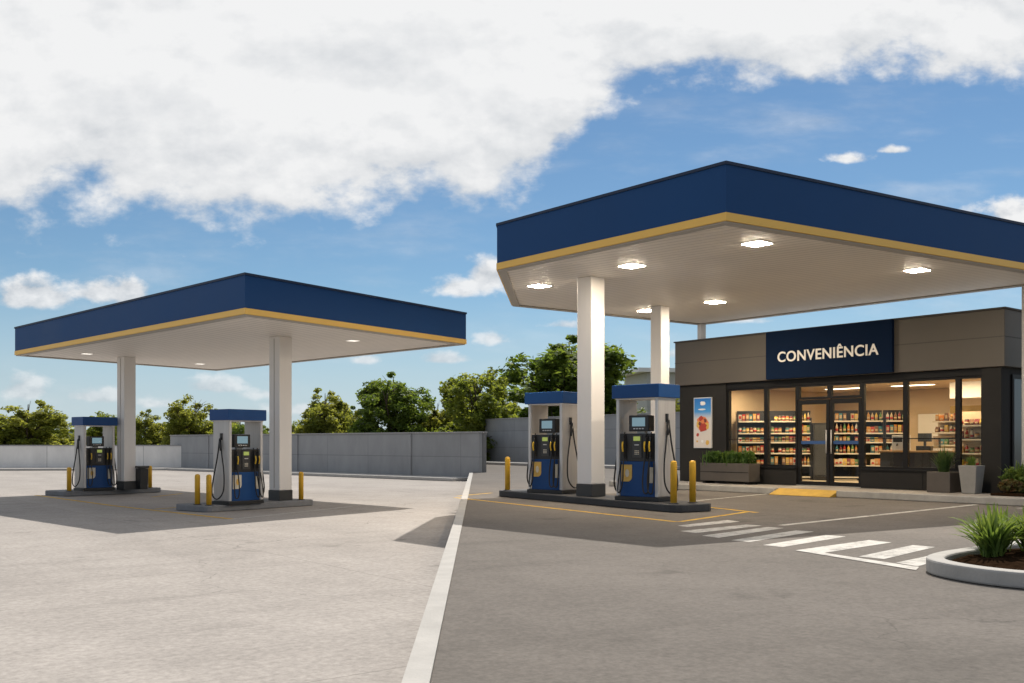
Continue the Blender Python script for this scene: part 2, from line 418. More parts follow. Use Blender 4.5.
def glassmat(name, refl=0.05, tint=(0.95, 0.97, 0.96)):
    m = bpy.data.materials.new(name); m.use_nodes = True
    N, L = m.node_tree.nodes, m.node_tree.links; N.remove(N['Principled BSDF'])
    tr = N.new('ShaderNodeBsdfTransparent'); tr.inputs['Color'].default_value = (*tint, 1)
    gl = N.new('ShaderNodeBsdfGlossy'); gl.inputs['Roughness'].default_value = 0.02
    fr = N.new('ShaderNodeLayerWeight'); fr.inputs['Blend'].default_value = 0.12
    r = N.new('ShaderNodeMapRange'); L.new(fr.outputs['Fresnel'], r.inputs['Value']); r.inputs['To Min'].default_value = refl * 0.5; r.inputs['To Max'].default_value = 0.7
    mx = N.new('ShaderNodeMixShader'); L.new(r.outputs[0], mx.inputs[0]); L.new(tr.outputs[0], mx.inputs[1]); L.new(gl.outputs[0], mx.inputs[2])
    L.new(mx.outputs[0], N['Material Output'].inputs['Surface']); return m

def groove(name, col, period, axis, rough=0.45):
    """metal ceiling sheet with narrow shadow grooves"""
    m = mat(name, col, rough, var=0.05, vscale=0.6)
    N, L = m.node_tree.nodes, m.node_tree.links; b = N['Principled BSDF']
    t = N.new('ShaderNodeTexCoord'); mp = N.new('ShaderNodeMapping'); mp.inputs['Rotation'].default_value = (0, 0, axis)
    L.new(t.outputs['Object'], mp.inputs[0]); w = N.new('ShaderNodeTexWave'); w.wave_type = 'BANDS'; w.bands_direction = 'X'; w.wave_profile = 'SIN'
    w.inputs['Scale'].default_value = 0.314 / period; L.new(mp.outputs[0], w.inputs['Vector'])
    r = N.new('ShaderNodeMapRange'); L.new(w.outputs['Fac'], r.inputs['Value']); r.inputs['From Min'].default_value = 0; r.inputs['From Max'].default_value = .18
    bp = N.new('ShaderNodeBump'); bp.inputs['Strength'].default_value = 0.5; bp.inputs['Distance'].default_value = 0.02
    L.new(r.outputs[0], bp.inputs['Height']); L.new(bp.outputs[0], b.inputs['Normal'])
    r2 = N.new('ShaderNodeMapRange'); L.new(r.outputs[0], r2.inputs['Value']); r2.inputs['To Min'].default_value = 0.72; r2.inputs['To Max'].default_value = 1
    mx = N.new('ShaderNodeMix'); mx.data_type = 'RGBA'; mx.blend_type = 'MULTIPLY'; mx.inputs['Factor'].default_value = 1
    L.new(b.inputs['Base Color'].links[0].from_socket, mx.inputs['A']); L.new(r2.outputs[0], mx.inputs['B']); L.new(mx.outputs['Result'], b.inputs['Base Color'])
    return m

M = {}
M['concrete'] = pavement('light_concrete', (0.352, 0.324, 0.298), (0.318, 0.292, 0.268), 14, joint=6.0, jdark=0.74, crack=0.35, tyre=0.10, rot=R(-38))
M['asphalt'] = pavement('grey_asphalt', (0.152, 0.136, 0.121), (0.126, 0.113, 0.100), 22, crack=0.30, tyre=0.14, rot=R(-30))
M['dirt'] = pavement('dry_grass_ground', (0.11, 0.12, 0.05), (0.14, 0.12, 0.07), 8)
M['kerb'] = mat('kerb_concrete', (0.34, 0.33, 0.31), 0.9, var=0.16, vscale=2.5, bump=0.2)
M['kerb_pale'] = mat('pale_kerb_concrete', (0.40, 0.385, 0.36), 0.9, var=0.12, vscale=2.5, bump=0.2)
M['walk'] = pavement('sidewalk_concrete', (0.36, 0.33, 0.295), (0.31, 0.285, 0.26), 16, joint=1.5, jdark=0.75, rot=R(39))
M['island_dark'] = mat('dark_island_paint', (0.035, 0.037, 0.042), 0.65, var=0.3, vscale=3, bump=0.2)
M['island'] = mat('island_concrete', (0.20, 0.205, 0.215), 0.85, var=0.18, vscale=2.5, bump=0.2)
M['navy'] = mat('navy_panel', (0.016, 0.066, 0.190), 0.55, var=0.05, vscale=0.4, spec=0.12)
M['seam'] = mat('panel_seam', (0.006, 0.02, 0.06), 0.6)
M['yellow'] = mat('yellow_stripe', (0.90, 0.54, 0.11), 0.5, var=0.04, vscale=0.8)
M['edge_metal'] = mat('edge_metal', (0.42, 0.40, 0.37), 0.6, 0.0)
M['roof'] = mat('roof_sheet', (0.30, 0.30, 0.30), 0.7, var=0.1)
M['soffit_a'] = groove('soffit_metal', (0.84, 0.79, 0.73), 0.2, R(-42))
M['soffit_b'] = groove('soffit_metal_warm', (0.84, 0.79, 0.72), 0.2, R(-48))
M['white'] = mat('white_column_paint', (0.82, 0.80, 0.78), 0.45, var=0.04, vscale=1.2, streak=(1, 1, 0.3))
M['black'] = mat('black_rubber', (0.012, 0.012, 0.013), 0.55)
M['blackp'] = mat('black_plastic', (0.017, 0.018, 0.020), 0.4, var=0.15)
M['dgrey'] = mat('dark_plastic', (0.04, 0.042, 0.045), 0.45, var=0.1)
M['silver'] = mat('brushed_panel', (0.53, 0.51, 0.49), 0.42, 0.25, var=0.10, vscale=2.2, streak=(6, 6, 0.4))
M['trim'] = mat('bright_trim', (0.62, 0.62, 0.62), 0.4, 0.2)
M['pblue'] = mat('pump_blue', (0.012, 0.068, 0.225), 0.42, var=0.06, vscale=2, spec=0.25)
M['sticker_y'] = mat('yellow_sticker', (0.72, 0.45, 0.10), 0.45, var=0.12, vscale=9)
M['sticker_w'] = mat('cream_sticker', (0.70, 0.64, 0.52), 0.45, var=0.06, vscale=9)
M['noz_y'] = mat('yellow_nozzle', (0.72, 0.46, 0.03), 0.4)
M['screen'] = emat('pump_screen', (0.30, 0.47, 0.55), 0.35, (0.05, 0.08, 0.1))
M['lcd'] = emat('lcd_green', (0.36, 0.44, 0.10), 0.42, (0.15, 0.18, 0.05))
M['boll'] = mat('bollard_yellow', (0.70, 0.40, 0.025), 0.45, var=0.12, vscale=5)
M['white_line'] = paint('white_road_paint', (0.56, 0.54, 0.50), 0.44)
M['yellow_line'] = paint('yellow_road_paint', (0.62, 0.38, 0.04), 0.42)
M['wall_light'] = panel_wall('pale_wall_panel', (0.78, 0.76, 0.73), 5.6, 4, 0.02, 0.6)
M['wall_grey'] = panel_wall('grey_block_panel', (0.335, 0.340, 0.345), 3.2, 1.0, 0.012, 0.62)
M['cap'] = mat('wall_cap', (0.30, 0.30, 0.30), 0.8, var=0.1)
M['bark'] = mat('bark', (0.085, 0.062, 0.045), 0.9, var=0.3, vscale=4, bump=0.5, bscale=12)
M['leaf_a'] = leafmat('leaf_mid', (0.088, 0.128, 0.024), (0.150, 0.182, 0.036), .55)
M['leaf_b'] = leafmat('leaf_olive', (0.110, 0.140, 0.028), (0.180, 0.200, 0.045), .55)
M['leaf_c'] = leafmat('leaf_deep', (0.060, 0.105, 0.020), (0.105, 0.148, 0.030), .5)
M['shrub'] = leafmat('shrub_leaf', (0.030, 0.075, 0.014), (0.065, 0.120, 0.024), scale=6)
M['blade'] = leafmat('blade_leaf', (0.070, 0.130, 0.028), (0.150, 0.210, 0.050), 0.3, scale=5)
M['grassy'] = leafmat('spiky_leaf', (0.035, 0.075, 0.022), (0.07, 0.11, 0.035), 0.25, scale=5)
M['soil'] = mat('dark_soil', (0.024, 0.014, 0.008), 1.0, var=0.5, vscale=11, bump=1.0, bscale=26, spec=0.0)
M['planter'] = mat('dark_planter', (0.070, 0.060, 0.052), 0.6, var=0.12, vscale=4)
M['planter_g'] = mat('grey_planter', (0.24, 0.235, 0.225), 0.75, var=0.10, vscale=4)
M['clad'] = mat('taupe_cladding', (0.085, 0.074, 0.061), 0.55, var=0.06, vscale=0.8)
M['clad_s'] = mat('cladding_seam', (0.05, 0.045, 0.04), 0.7)
M['charcoal'] = mat('charcoal_cladding', (0.024, 0.023, 0.022), 0.7, var=0.15, vscale=1.0, spec=0.15)
M['frame'] = mat('black_frame', (0.010, 0.010, 0.011), 0.5, spec=0.2)
M['sign'] = mat('sign_navy', (0.006, 0.015, 0.040), 0.8, var=0.05, spec=0.05)
M['letters'] = mat('sign_letters', (0.86, 0.82, 0.76), 0.5)
M['glass'] = glassmat('shop_glass', 0.03)
M['strip'] = mat('blue_film', (0.03, 0.08, 0.22), 0.4)
M['cream'] = mat('cream_plaster', (0.62, 0.48, 0.32), 0.8, var=0.03)
M['tile'] = mat('beige_tile', (0.55, 0.46, 0.34), 0.35, var=0.05)
M['shelf'] = mat('shelf_dark', (0.030, 0.030, 0.033), 0.6, spec=.2)
M['shelf_l'] = mat('shelf_lip', (0.62, 0.56, 0.46), 0.45)
M['wood'] = mat('oak_wood', (0.36, 0.22, 0.10), 0.5, var=0.2, vscale=3, streak=(1, 8, 8))
M['gold'] = mat('ochre_panel', (0.42, 0.28, 0.07), 0.5, var=0.1)
M['lamp'] = emat('canopy_lamp', (1.0, 0.84, 0.64), 200)
M['lamp_dim'] = emat('canopy_lamp_dim', (1.0, 0.92, 0.8), 0.7)
M['shoplamp'] = emat('shop_lamp', (1.0, 0.80, 0.55), 4)
M['white_box'] = mat('white_box', (0.80, 0.76, 0.70), 0.6)
M['hill'] = mat('far_hill_green', (0.06, 0.10, 0.09), 0.95, var=0.25, vscale=0.05)
M['pale_build'] = mat('pale_render', (0.50, 0.50, 0.48), 0.8, var=0.06)
M['winglass'] = mat('dark_window', (0.05, 0.065, 0.08), 0.15)

# ------------------------------------------------------------------ ground
PAD = 0.334                      # the shop's lot lies a third of a metre above the other lot
struct(MB().box((0, 900, -0.55), (4000, 3000, 1.0)).build('ground', M['dirt']))
struct(MB().prism([(-60, -3), (60, -3), (60, 62), (-60, 62)], -0.045, 0.0).build('concrete_lot', M['concrete']))
e0, e1 = P(402, 683, PAD), P(470.5, 470, PAD)
ed = (e1 - e0).normalized()
def edge_at(y, off=0.0):
    return (e0.x + ed.x * (y - e0.y) / ed.y + off, y)
struct(MB().prism([edge_at(-3, .15), (70, -3), (70, 63), edge_at(63, .15)], 0.004, PAD).build('asphalt_lot', M['asphalt']))
struct(MB().prism([edge_at(-3), edge_at(-3, .146), edge_at(61, .146), edge_at(61)], 0.004, PAD + 0.012).build('lot_edge_kerb', M['kerb_pale']))
hb = MB()
hb.prism([(-330, 600), (-268, 600), (-268, 640), (-330, 640)], -1, 4)
hs = bmesh.new()
gx, gy = 40, 12
vs = [[hs.verts.new((-420 + 260 * i / gx, 560 + 120 * j / gy, -0.6 + 10.5 * max(0, math.sin(math.pi * j / gy)) * (math.exp(-((i / gx - 0.5) / 0.2) ** 2) + 0.35 * mnoise.noise((i * .33, j * .4, 0)) * math.sin(math.pi * i / gx)))) for j in range(gy + 1)] for i in range(gx + 1)]
for i in range(gx):
    for j in range(gy):
        f = hs.faces.new((vs[i][j], vs[i + 1][j], vs[i + 1][j + 1], vs[i][j + 1])); f.smooth = True
hme = bpy.data.meshes.new('hill'); hs.to_mesh(hme); hs.free(); hb.bm.free()
struct(link('hill', hme, M['hill']))

def stripe(mb, a, b, w, z):
    a, b = Vector(a[:2]), Vector(b[:2]); d = (b - a).normalized(); n = Vector((-d.y, d.x)) * w / 2
    mb.poly([(p.x, p.y, z) for p in (a + n, a - n, b - n, b + n)])
# painted markings on the shop's lot
zl = PAD + 0.004
mk = MB()
for q in ([(677.5, 525.6), (727.5, 520), (740, 521.6), (687, 526.9)], [(680, 531.0), (746, 524.6), (762, 525.6), (696, 533)],
          [(702, 535.6), (768, 526.9), (784, 528), (719, 537.8)], [(731, 540.2), (796, 530.4), (814, 531.6), (750, 541.9)],
          [(763, 545), (826, 535), (846, 536.4), (783, 547)], [(795, 550.3), (869, 540), (891.6, 542.4), (824, 552.8)],
          [(858.8, 556.4), (913, 545), (935, 547), (884, 559)], [(896, 562.6), (934, 554.6), (944, 558.2), (918, 566.4)]):
    mk.poly([P(x, y, zl) for x, y in q])
mk.poly([P(x, y, zl + .003) for x, y in ((795, 550.2), (812, 550.9), (919, 567.0), (916, 570.0))])
struct(mk.build('crosswalk', M['white_line']))
ml = MB()
stripe(ml, P(781, 525.3, zl), P(976, 504.6, zl), .13, zl)
stripe(ml, P(668, 503.5, zl), P(800, 490.5, zl), .10, zl)
struct(ml.build('white_line', M['white_line']))
my = MB()
stripe(my, P(455, 497.5, zl), P(677, 521.8, zl), .12, zl)
stripe(my, P(680, 521.6, zl), P(747, 511.9, zl), .10, zl)
stripe(my, P(700, 506.2, zl), P(757, 512.5, zl), .12, zl)
stripe(my, P(458, 496, zl), P(492, 492.8, zl), .10, zl)
struct(my.build('yellow_line', M['yellow_line']))
myl = MB(); z0 = 0.004
stripe(myl, P(36, 495.2, z0), P(112, 505.5, z0), .13, z0)
stripe(myl, P(112, 505.5, z0), P(232, 519.0, z0), .13, z0)
stripe(myl, P(155, 509, z0), P(190, 506.5, z0), .12, z0)
stripe(myl, P(152, 497, z0), P(182, 493.5, z0), .12, z0)
struct(myl.build('yellow_bay_line', M['yellow_line']))
mwl = MB()
stripe(mwl, P(226, 519.8, z0), P(352, 506.4, z0), .09, z0)
struct(mwl.build('white_bay_line', M['white_line']))

# ------------------------------------------------------------------ boundary walls
def long_wall(name, a, b, h, th, m, label, z0=0.0, posts=0):
    a, b = Vector(a[:2]), Vector(b[:2]); d = b - a; L = d.length; rz = math.atan2(d.y, d.x)
    t = thing(name, label, 'wall', (a.x, a.y, z0), rz)
    MB().box((L / 2, 0, h / 2), (L, th, h)).build('panel', m, t)
    MB().box((L / 2, 0, h + 0.03), (L + .04, th + .08, 0.06)).build('coping', M['cap'], t, bevel=0.01)
    for k in range(posts):
        x = L * (k + 0.5) / posts
        MB().box((x, -th / 2 - .03, h / 2 - .01), (.22, .06, h - .02)).build('pier', m, t)
    return t
la, lb = P(-150, 470.2, 0), P(197, 469.4, 0)
long_wall('boundary_wall', la, lb, 1.42, .2, M['wall_light'], 'pale low wall with plain wide panels behind the far pump on the left')
ga, gb = Vector((-20.9, 60.2)), Vector((-1.35, 42.0))
long_wall('boundary_wall', ga, gb, 2.03, .2, M['wall_grey'], 'long grey block wall behind the open canopy without a shop', posts=3)
ra, rb = Vector((-1.6, 62.0)), Vector((8.6, 47.2))
long_wall('boundary_wall', ra, rb, 2.72, .2, M['wall_grey'], 'dark grey block wall behind the pumps beside the shop', z0=PAD)
long_wall('boundary_wall', gb + Vector((.15, .12)), ra + Vector((-.15, -.1)), 2.03, .2, M['wall_grey'], 'short grey return wall joining the two long block walls')
# kerbed verges at the foot of the walls
def verge(pts, z0, h):
    struct(MB().prism(pts, z0, z0 + h).build('verge_kerb', M['kerb_pale'], bevel=.02))
dn = (gb - ga).normalized(); nn_ = Vector((dn.y, -dn.x)); nn_ = nn_ if nn_.y < 0 else -nn_
p1, p2 = ga + nn_ * .12 - dn * 1.2, gb + nn_ * .12
verge([p1, p2, p2 + nn_ * 1.5, p1 + nn_ * 1.5], 0.004, .13)
verge([(la.x, la.y - .12), (lb.x - .4, lb.y - .12), (lb.x - .9, lb.y - 2.0), (la.x, la.y - 2.0)], 0.004, .12)
dn = (rb - ra).normalized(); nn_ = Vector((dn.y, -dn.x)); nn_ = nn_ if nn_.y < 0 else -nn_
p1, p2 = ra + nn_ * .12 + dn * .6, rb + nn_ * .12
verge([p1, p2, p2 + nn_ * 2.2, p1 + nn_ * 2.2], PAD + .004, .14)

# ------------------------------------------------------------------ trees
def leaf_mesh(name, centers, radii, per, size, seed, flat=0.8, squash=0.85, out=0.5):
    """many folded leaf faces gathered in clumps"""
    rg = np.random.default_rng(seed); n = len(centers) * per
    C = np.repeat(np.asarray(centers), per, 0); Rr = np.repeat(np.asarray(radii), per)[:, None]
    d = rg.normal(size=(n, 3)); d /= np.linalg.norm(d, axis=1)[:, None]
    rad = rg.random((n, 1)) ** 0.45
    pos = C + d * rad * Rr * np.array([1, 1, squash])
    nr = d * out + rg.normal(size=(n, 3)) * 0.6 + np.array([0, 0, 0.35]); nr /= np.linalg.norm(nr, axis=1)[:, None]
    a = np.cross(nr, rg.normal(size=(n, 3))); a /= np.linalg.norm(a, axis=1)[:, None]; b = np.cross(nr, a)
    s = size * (0.6 + 0.8 * rg.random((n, 1)))
    tip, base = pos + a * s, pos - a * s
    l, r = pos + b * s * 0.55 + nr * s * 0.15, pos - b * s * 0.55 + nr * s * 0.15
    V_ = np.stack([base, r, tip, l], 1).reshape(-1, 3)
    me = bpy.data.meshes.new(name); me.vertices.add(len(V_)); me.vertices.foreach_set('co', V_.ravel().astype(np.float32))
    me.loops.add(n * 4); me.loops.foreach_set('vertex_index', np.arange(n * 4, dtype=np.int32))
    me.polygons.add(n); me.polygons.foreach_set('loop_start', np.arange(0, n * 4, 4, dtype=np.int32))
    me.polygons.foreach_set('loop_total', np.full(n, 4, np.int32)); me.update(); me.validate(); return me

def make_tree(seed, lm, H=7.0, Rc=3.0, base=.7, nclump=300, per=74, size=0.125):
    """trunk with limbs reaching into clumps of leaves; crown radius 3, height 7"""
    rg = random.Random(seed)
    lobes = []
    for k in range(13):
        a = rg.uniform(0, 2 * math.pi); rr = rg.uniform(.25, .62) * Rc; zz = rg.uniform(base + .7, H - 1.3)
        lobes.append((Vector((math.cos(a) * rr, math.sin(a) * rr, zz)), rg.uniform(.36, .55) * Rc * (1.0 if zz < H * .7 else .8)))
    for k in range(6):
        a = k * 1.047 + rg.uniform(-.3, .3); lobes.append((Vector((math.cos(a) * Rc * .62, math.sin(a) * Rc * .62, rg.uniform(base + .8, base + 1.6))), rg.uniform(.30, .40) * Rc))
    lobes.append((Vector((rg.uniform(-.3, .3), 0, H - 1.35)), .45 * Rc)); lobes.append((Vector((0, 0, H * .55)), .62 * Rc))
    cs, rs = [], []
    while len(cs) < nclump:
        c, r = rg.choice(lobes)
        d = Vector((rg.gauss(0, 1), rg.gauss(0, 1), rg.gauss(0, 1))).normalized()
        p = c + d * r * rg.uniform(.72, 1.02)
        if p.z < base - .1 or p.z > H - .12: continue
        cs.append(tuple(p)); rs.append(rg.uniform(.24, .58))
    t = thing('tree', 'tree', 'tree')
    tb = MB()
    tb.tube(bez([(0, 0, -.3), (.05, .03, .8), (-.04, .05, 1.8), (.06, 0, H * .5), (0, 0, H * .8)], 5), .20, 9, .04)
    for c, r in lobes:
        z = max(.9, c.z - 1.9)
        tb.tube(bez([(0, 0, z * .75), (c.x * .4, c.y * .4, z + .35), (c.x * .85, c.y * .85, c.z - .1), tuple(c + Vector((c.x * .2, c.y * .2, r * .6)))], 4), .085, 6, .018)
        for q in range(3):
            d = Vector((rg.gauss(0, 1), rg.gauss(0, 1), abs(rg.gauss(0, .7)))).normalized() * r * .9
            tb.tube([c * .9, c + d * .5, c + d], .032, 5, .008)
    tb.build('trunk', M['bark'], t)
    link('crown', leaf_mesh('crown', cs, rs, per, size, seed), lm, t)
    return t
protos = [make_tree(11, M['leaf_a']), make_tree(23, M['leaf_b']), make_tree(37, M['leaf_c']), make_tree(58, M['leaf_b'], base=1.0)]
TREES = [  # px, top row, half width px, distance, kind, turn, label, ground
    (26, 399, 38, 70, 1, 0.3, 'broad round tree behind the pale wall at the far left', 0),
    (76, 431, 15, 74, 3, 1.0, 'small low tree behind the pale wall, just left of the far pump', 0),
    (106, 411, 24, 75, 0, 2.2, 'green tree rising behind the hood of the far pump', 0),
    (152, 409, 21, 72, 1, 4.0, 'light green tree just right of the far white column', 0),
    (195, 395, 29, 69, 3, 5.1, 'rounded tree above the end of the pale wall', 0),
    (240, 417, 22, 76, 2, 0.8, 'dark tree seen through the nearer of the two open pumps', 0),
    (294, 421, 15, 74, 0, 3.3, 'small tree showing beside the near white column of the open canopy', 0),
    (325, 387, 32, 70, 1, 1.7, 'airy light green tree over the grey wall, right of the near column', 0),
    (394, 370, 40, 66, 2, 2.6, 'tall dense tree with a dark forked trunk above the grey wall', 0),
    (436, 398, 26, 69, 1, 0.1, 'paler lower tree wedged between the two tall trees above the grey wall', 0),
    (480, 367, 42, 64, 0, 4.6, 'tall spreading tree where the two lots meet', 0),
    (568, 334, 66, 72, 2, 5.6, 'largest tree, spreading behind the white column by the shop', PAD),
    (54, 417, 20, 76, 0, 3.9, 'lower tree filling in between the broad far left tree and the far pump', 0),
    (130, 421, 18, 78, 2, 5.5, 'low dark tree just left of the far white column', 0),
    (216, 408, 20, 78, 1, 1.2, 'tree filling the space just left of the near pump hood', 0),
    (268, 424, 18, 80, 3, 2.0, 'low bushy tree seen between the near pump and its column', 0),
    (356, 405, 22, 74, 2, 4.1, 'darker low tree left of the tall forked tree above the grey wall', 0),
    (455, 404, 22, 76, 3, 0.9, 'low tree behind the pale one above the grey wall', 0),
    (508, 388, 20, 80, 1, 2.4, 'tree rising behind the return wall left of the shop pumps', 0),
    (676, 392, 22, 78, 3, 2.9, 'pale tree glimpsed between the rear column and the shop', PAD),
]
for i, (px, top, hw, d, k, rz, lab, z0) in enumerate(TREES):
    x = (px - 512) / F * d; h = (HOR - top) / F * d + HC - z0; r = hw * 1.24 / F * d
    loc = (x, d, z0); sc = (r / 2.95, r / 2.95, h / 7.0)
    first = protos[k].get('used') is None
    if first:
        o = protos[k]; o.location = loc; o.rotation_euler = (0, 0, rz); o.scale = sc; o['label'] = lab; o['used'] = 1; o['group'] = 'trees beyond the walls'
    else:
        o = dup(protos[k], loc, rz, lab, 'trees beyond the walls', sc)
for p in protos: p.pop('used', None)
for o in COL.objects:
    if 'used' in o.keys(): del o['used']

# far pale building glimpsed between the rear column and the shop
tb_ = thing('far_building', 'pale flat roofed building glimpsed far behind between the rear column and the shop', 'building', (13.2, 86, PAD), R(12))
MB().box((0, 0, 3.6), (5.0, 6, 7.2)).build('wall', M['pale_build'], tb_)
MB().box((-.3, 0, 7.4), (6.2, 7, .35)).build('roof', M['white'], tb_)
for zz in (2.0, 4.2):
    for xx in (-1.5, 0, 1.5): MB().box((xx, -3.02, zz), (.9, .08, 1.1)).build('window', M['winglass'], tb_)

# ------------------------------------------------------------------ canopies
def pillar(parent, x, y, z0, z1, w, rz, collar=.26):
    o = MB().box((0, 0, (z1 - z0) / 2 + collar / 2), (w, w, z1 - z0 - collar)).build('pillar', M['white'], parent, (x, y, z0), rz, bevel=.015)
    MB().box((0, 0, collar / 2), (w + .03, w + .03, collar)).build('base_collar', M['dgrey'], o, bevel=.01)
    MB().box((-w / 2 - .004, 0, (z1 - z0) / 2 + collar / 2), (.012, .014, z1 - z0 - collar - .1)).build('seam', M['edge_metal'], o)
    return o
def canopy(label, poly, H, fh, stripe_h, soff, lights, lamp, ls):
    t = thing('gas_station_canopy', label, 'canopy', (0, 0, 0), 0, 'fuel station canopies')
    poly = [Vector(p[:2]) for p in poly]
    inn = offset_poly(poly, .16)
    MB().ring(poly, inn, H + stripe_h, H + fh).build('fascia', M['navy'], t)
    MB().ring(offset_poly(poly, -.012), offset_poly(poly, .14), H + .025, H + stripe_h - .002).build('stripe', M['yellow'], t)
    MB().ring(offset_poly(poly, .02), offset_poly(poly, .19), H, H + .022).build('edge_trim', M['edge_metal'], t)
    MB().ring(offset_poly(poly, -.02), offset_poly(poly, .2), H + fh + .002, H + fh + .05).build('top_trim', M['seam'], t)
    MB().prism(offset_poly(poly, .165), H + .03, H + .09).build('soffit', soff, t)
    MB().prism(offset_poly(poly, .165), H + fh - .25, H + fh - .2).build('roof', M['roof'], t)
    for (x, y) in lights:
        f = MB().box((0, 0, 0), (ls + .06, ls + .06, .012)).build('ceiling_light', M['white'], t, (x, y, H + .024), R(40))
        MB().box((0, 0, -.009), (ls, ls, .005)).build('lamp_panel', lamp, f)
    return t

H1 = 4.25
N1, L1, R1 = P(245, 315, H1), P(15, 356, H1), P(466, 345, H1); F1 = L1 + R1 - N1
c1 = canopy('blue canopy with yellow stripe over the two pumps without a shop', [N1, R1, F1, L1], H1, .83, .15, M['soffit_a'],
            [P(x, y, H1)[:2] for x, y in ((87, 354.5), (200, 364.5), (353, 341.5))], M['lamp_dim'], .26)
RZL = math.atan2(.8, .6)
pillar(c1, -5.87, 24.85, .15, H1 + .03, .40, RZL)
pillar(c1, -12.06, 30.65, .15, H1 + .03, .40, RZL)
H2 = PAD + 4.70
c2 = canopy('larger blue canopy with yellow stripe and glowing lights beside the shop',
            [P(726, 222, H2), P(1080, 280, H2), P(700, 325.5, H2), P(512, 306.5, H2), P(497, 271, H2)], H2, .90, .155, M['soffit_b'],
            [P(x, y, H2)[:2] for x, y in ((757, 245), (632, 267), (539.5, 287), (917, 271.5), (715, 303), (647, 311.5))], M['lamp'], .36)
A2 = Vector((-.355, 23.19)); a2 = Vector((.51, -.86)).normalized(); b2 = Vector((.86, .51)).normalized()
def isl(al, pe): q = A2 + a2 * al + b2 * pe; return q.x, q.y
RZR = math.atan2(-.86, .51)
ZI = PAD + .15
pillar(c2, *isl(3.27, .40), ZI, H2 + .03, .41, RZR + R(12))
pillar(c2, 3.76, 24.9, PAD + .004, H2 + .03, .34, RZR + R(12))
MB().box((0, 0, (H2 - PAD - 4.14) / 2), (.17, .17, H2 - PAD - 4.14)).build('pillar', M['silver'], c2, (5.5, 28.42, PAD + 4.16), RZR)
MB().box((0, 0, 2.36), (.18, .18, 4.70)).build('pillar', M['silver'], c2, (11.28, 21.42, PAD + .01), RZR)

# ------------------------------------------------------------------ pump islands
def slab(name, label, poly, z0, h, m, r=.25):
    n = len(poly); out = []
    for i in range(n):
        p0, p1, p2 = (Vector(poly[k][:2]) for k in ((i - 1) % n, i, (i + 1) % n))
        u, v = (p0 - p1).normalized() * r, (p2 - p1).normalized() * r
        for k in range(5):
            t = k / 4; out.append((p1 + u * (1 - t) ** 2 + v * t ** 2))
    return tag(MB().prism([tuple(p) for p in out], z0, z0 + h).build(name, m, bevel=.02), label, 'pump island', 'raised pump islands')
uL, vL = Vector((.6, .8)), Vector((-.8, .6))
def rect(o, u, v, a, b): return [o, o + u * a, o + u * a + v * b, o + v * b]
O1, O2 = Vector((-7.0, 22.5)), Vector((-13.3, 29.2))
slab('pump_island', 'pale grey raised island under the near pump of the open canopy', rect(O1, uL, vL, 3.3, 1.35), .004, .146, M['island'])
slab('pump_island', 'grey raised island under the far pump on the left', rect(O2, uL, vL, 3.3, 1.35), .004, .146, M['island'])
slab('pump_island', 'long black edged island carrying the two pumps beside the shop', [Vector(isl(-.1, 0)), Vector(isl(6.45, 0)), Vector(isl(6.45, 1.0)), Vector(isl(-.1, 1.0))], PAD + .004, .146, M['island_dark'], .3)

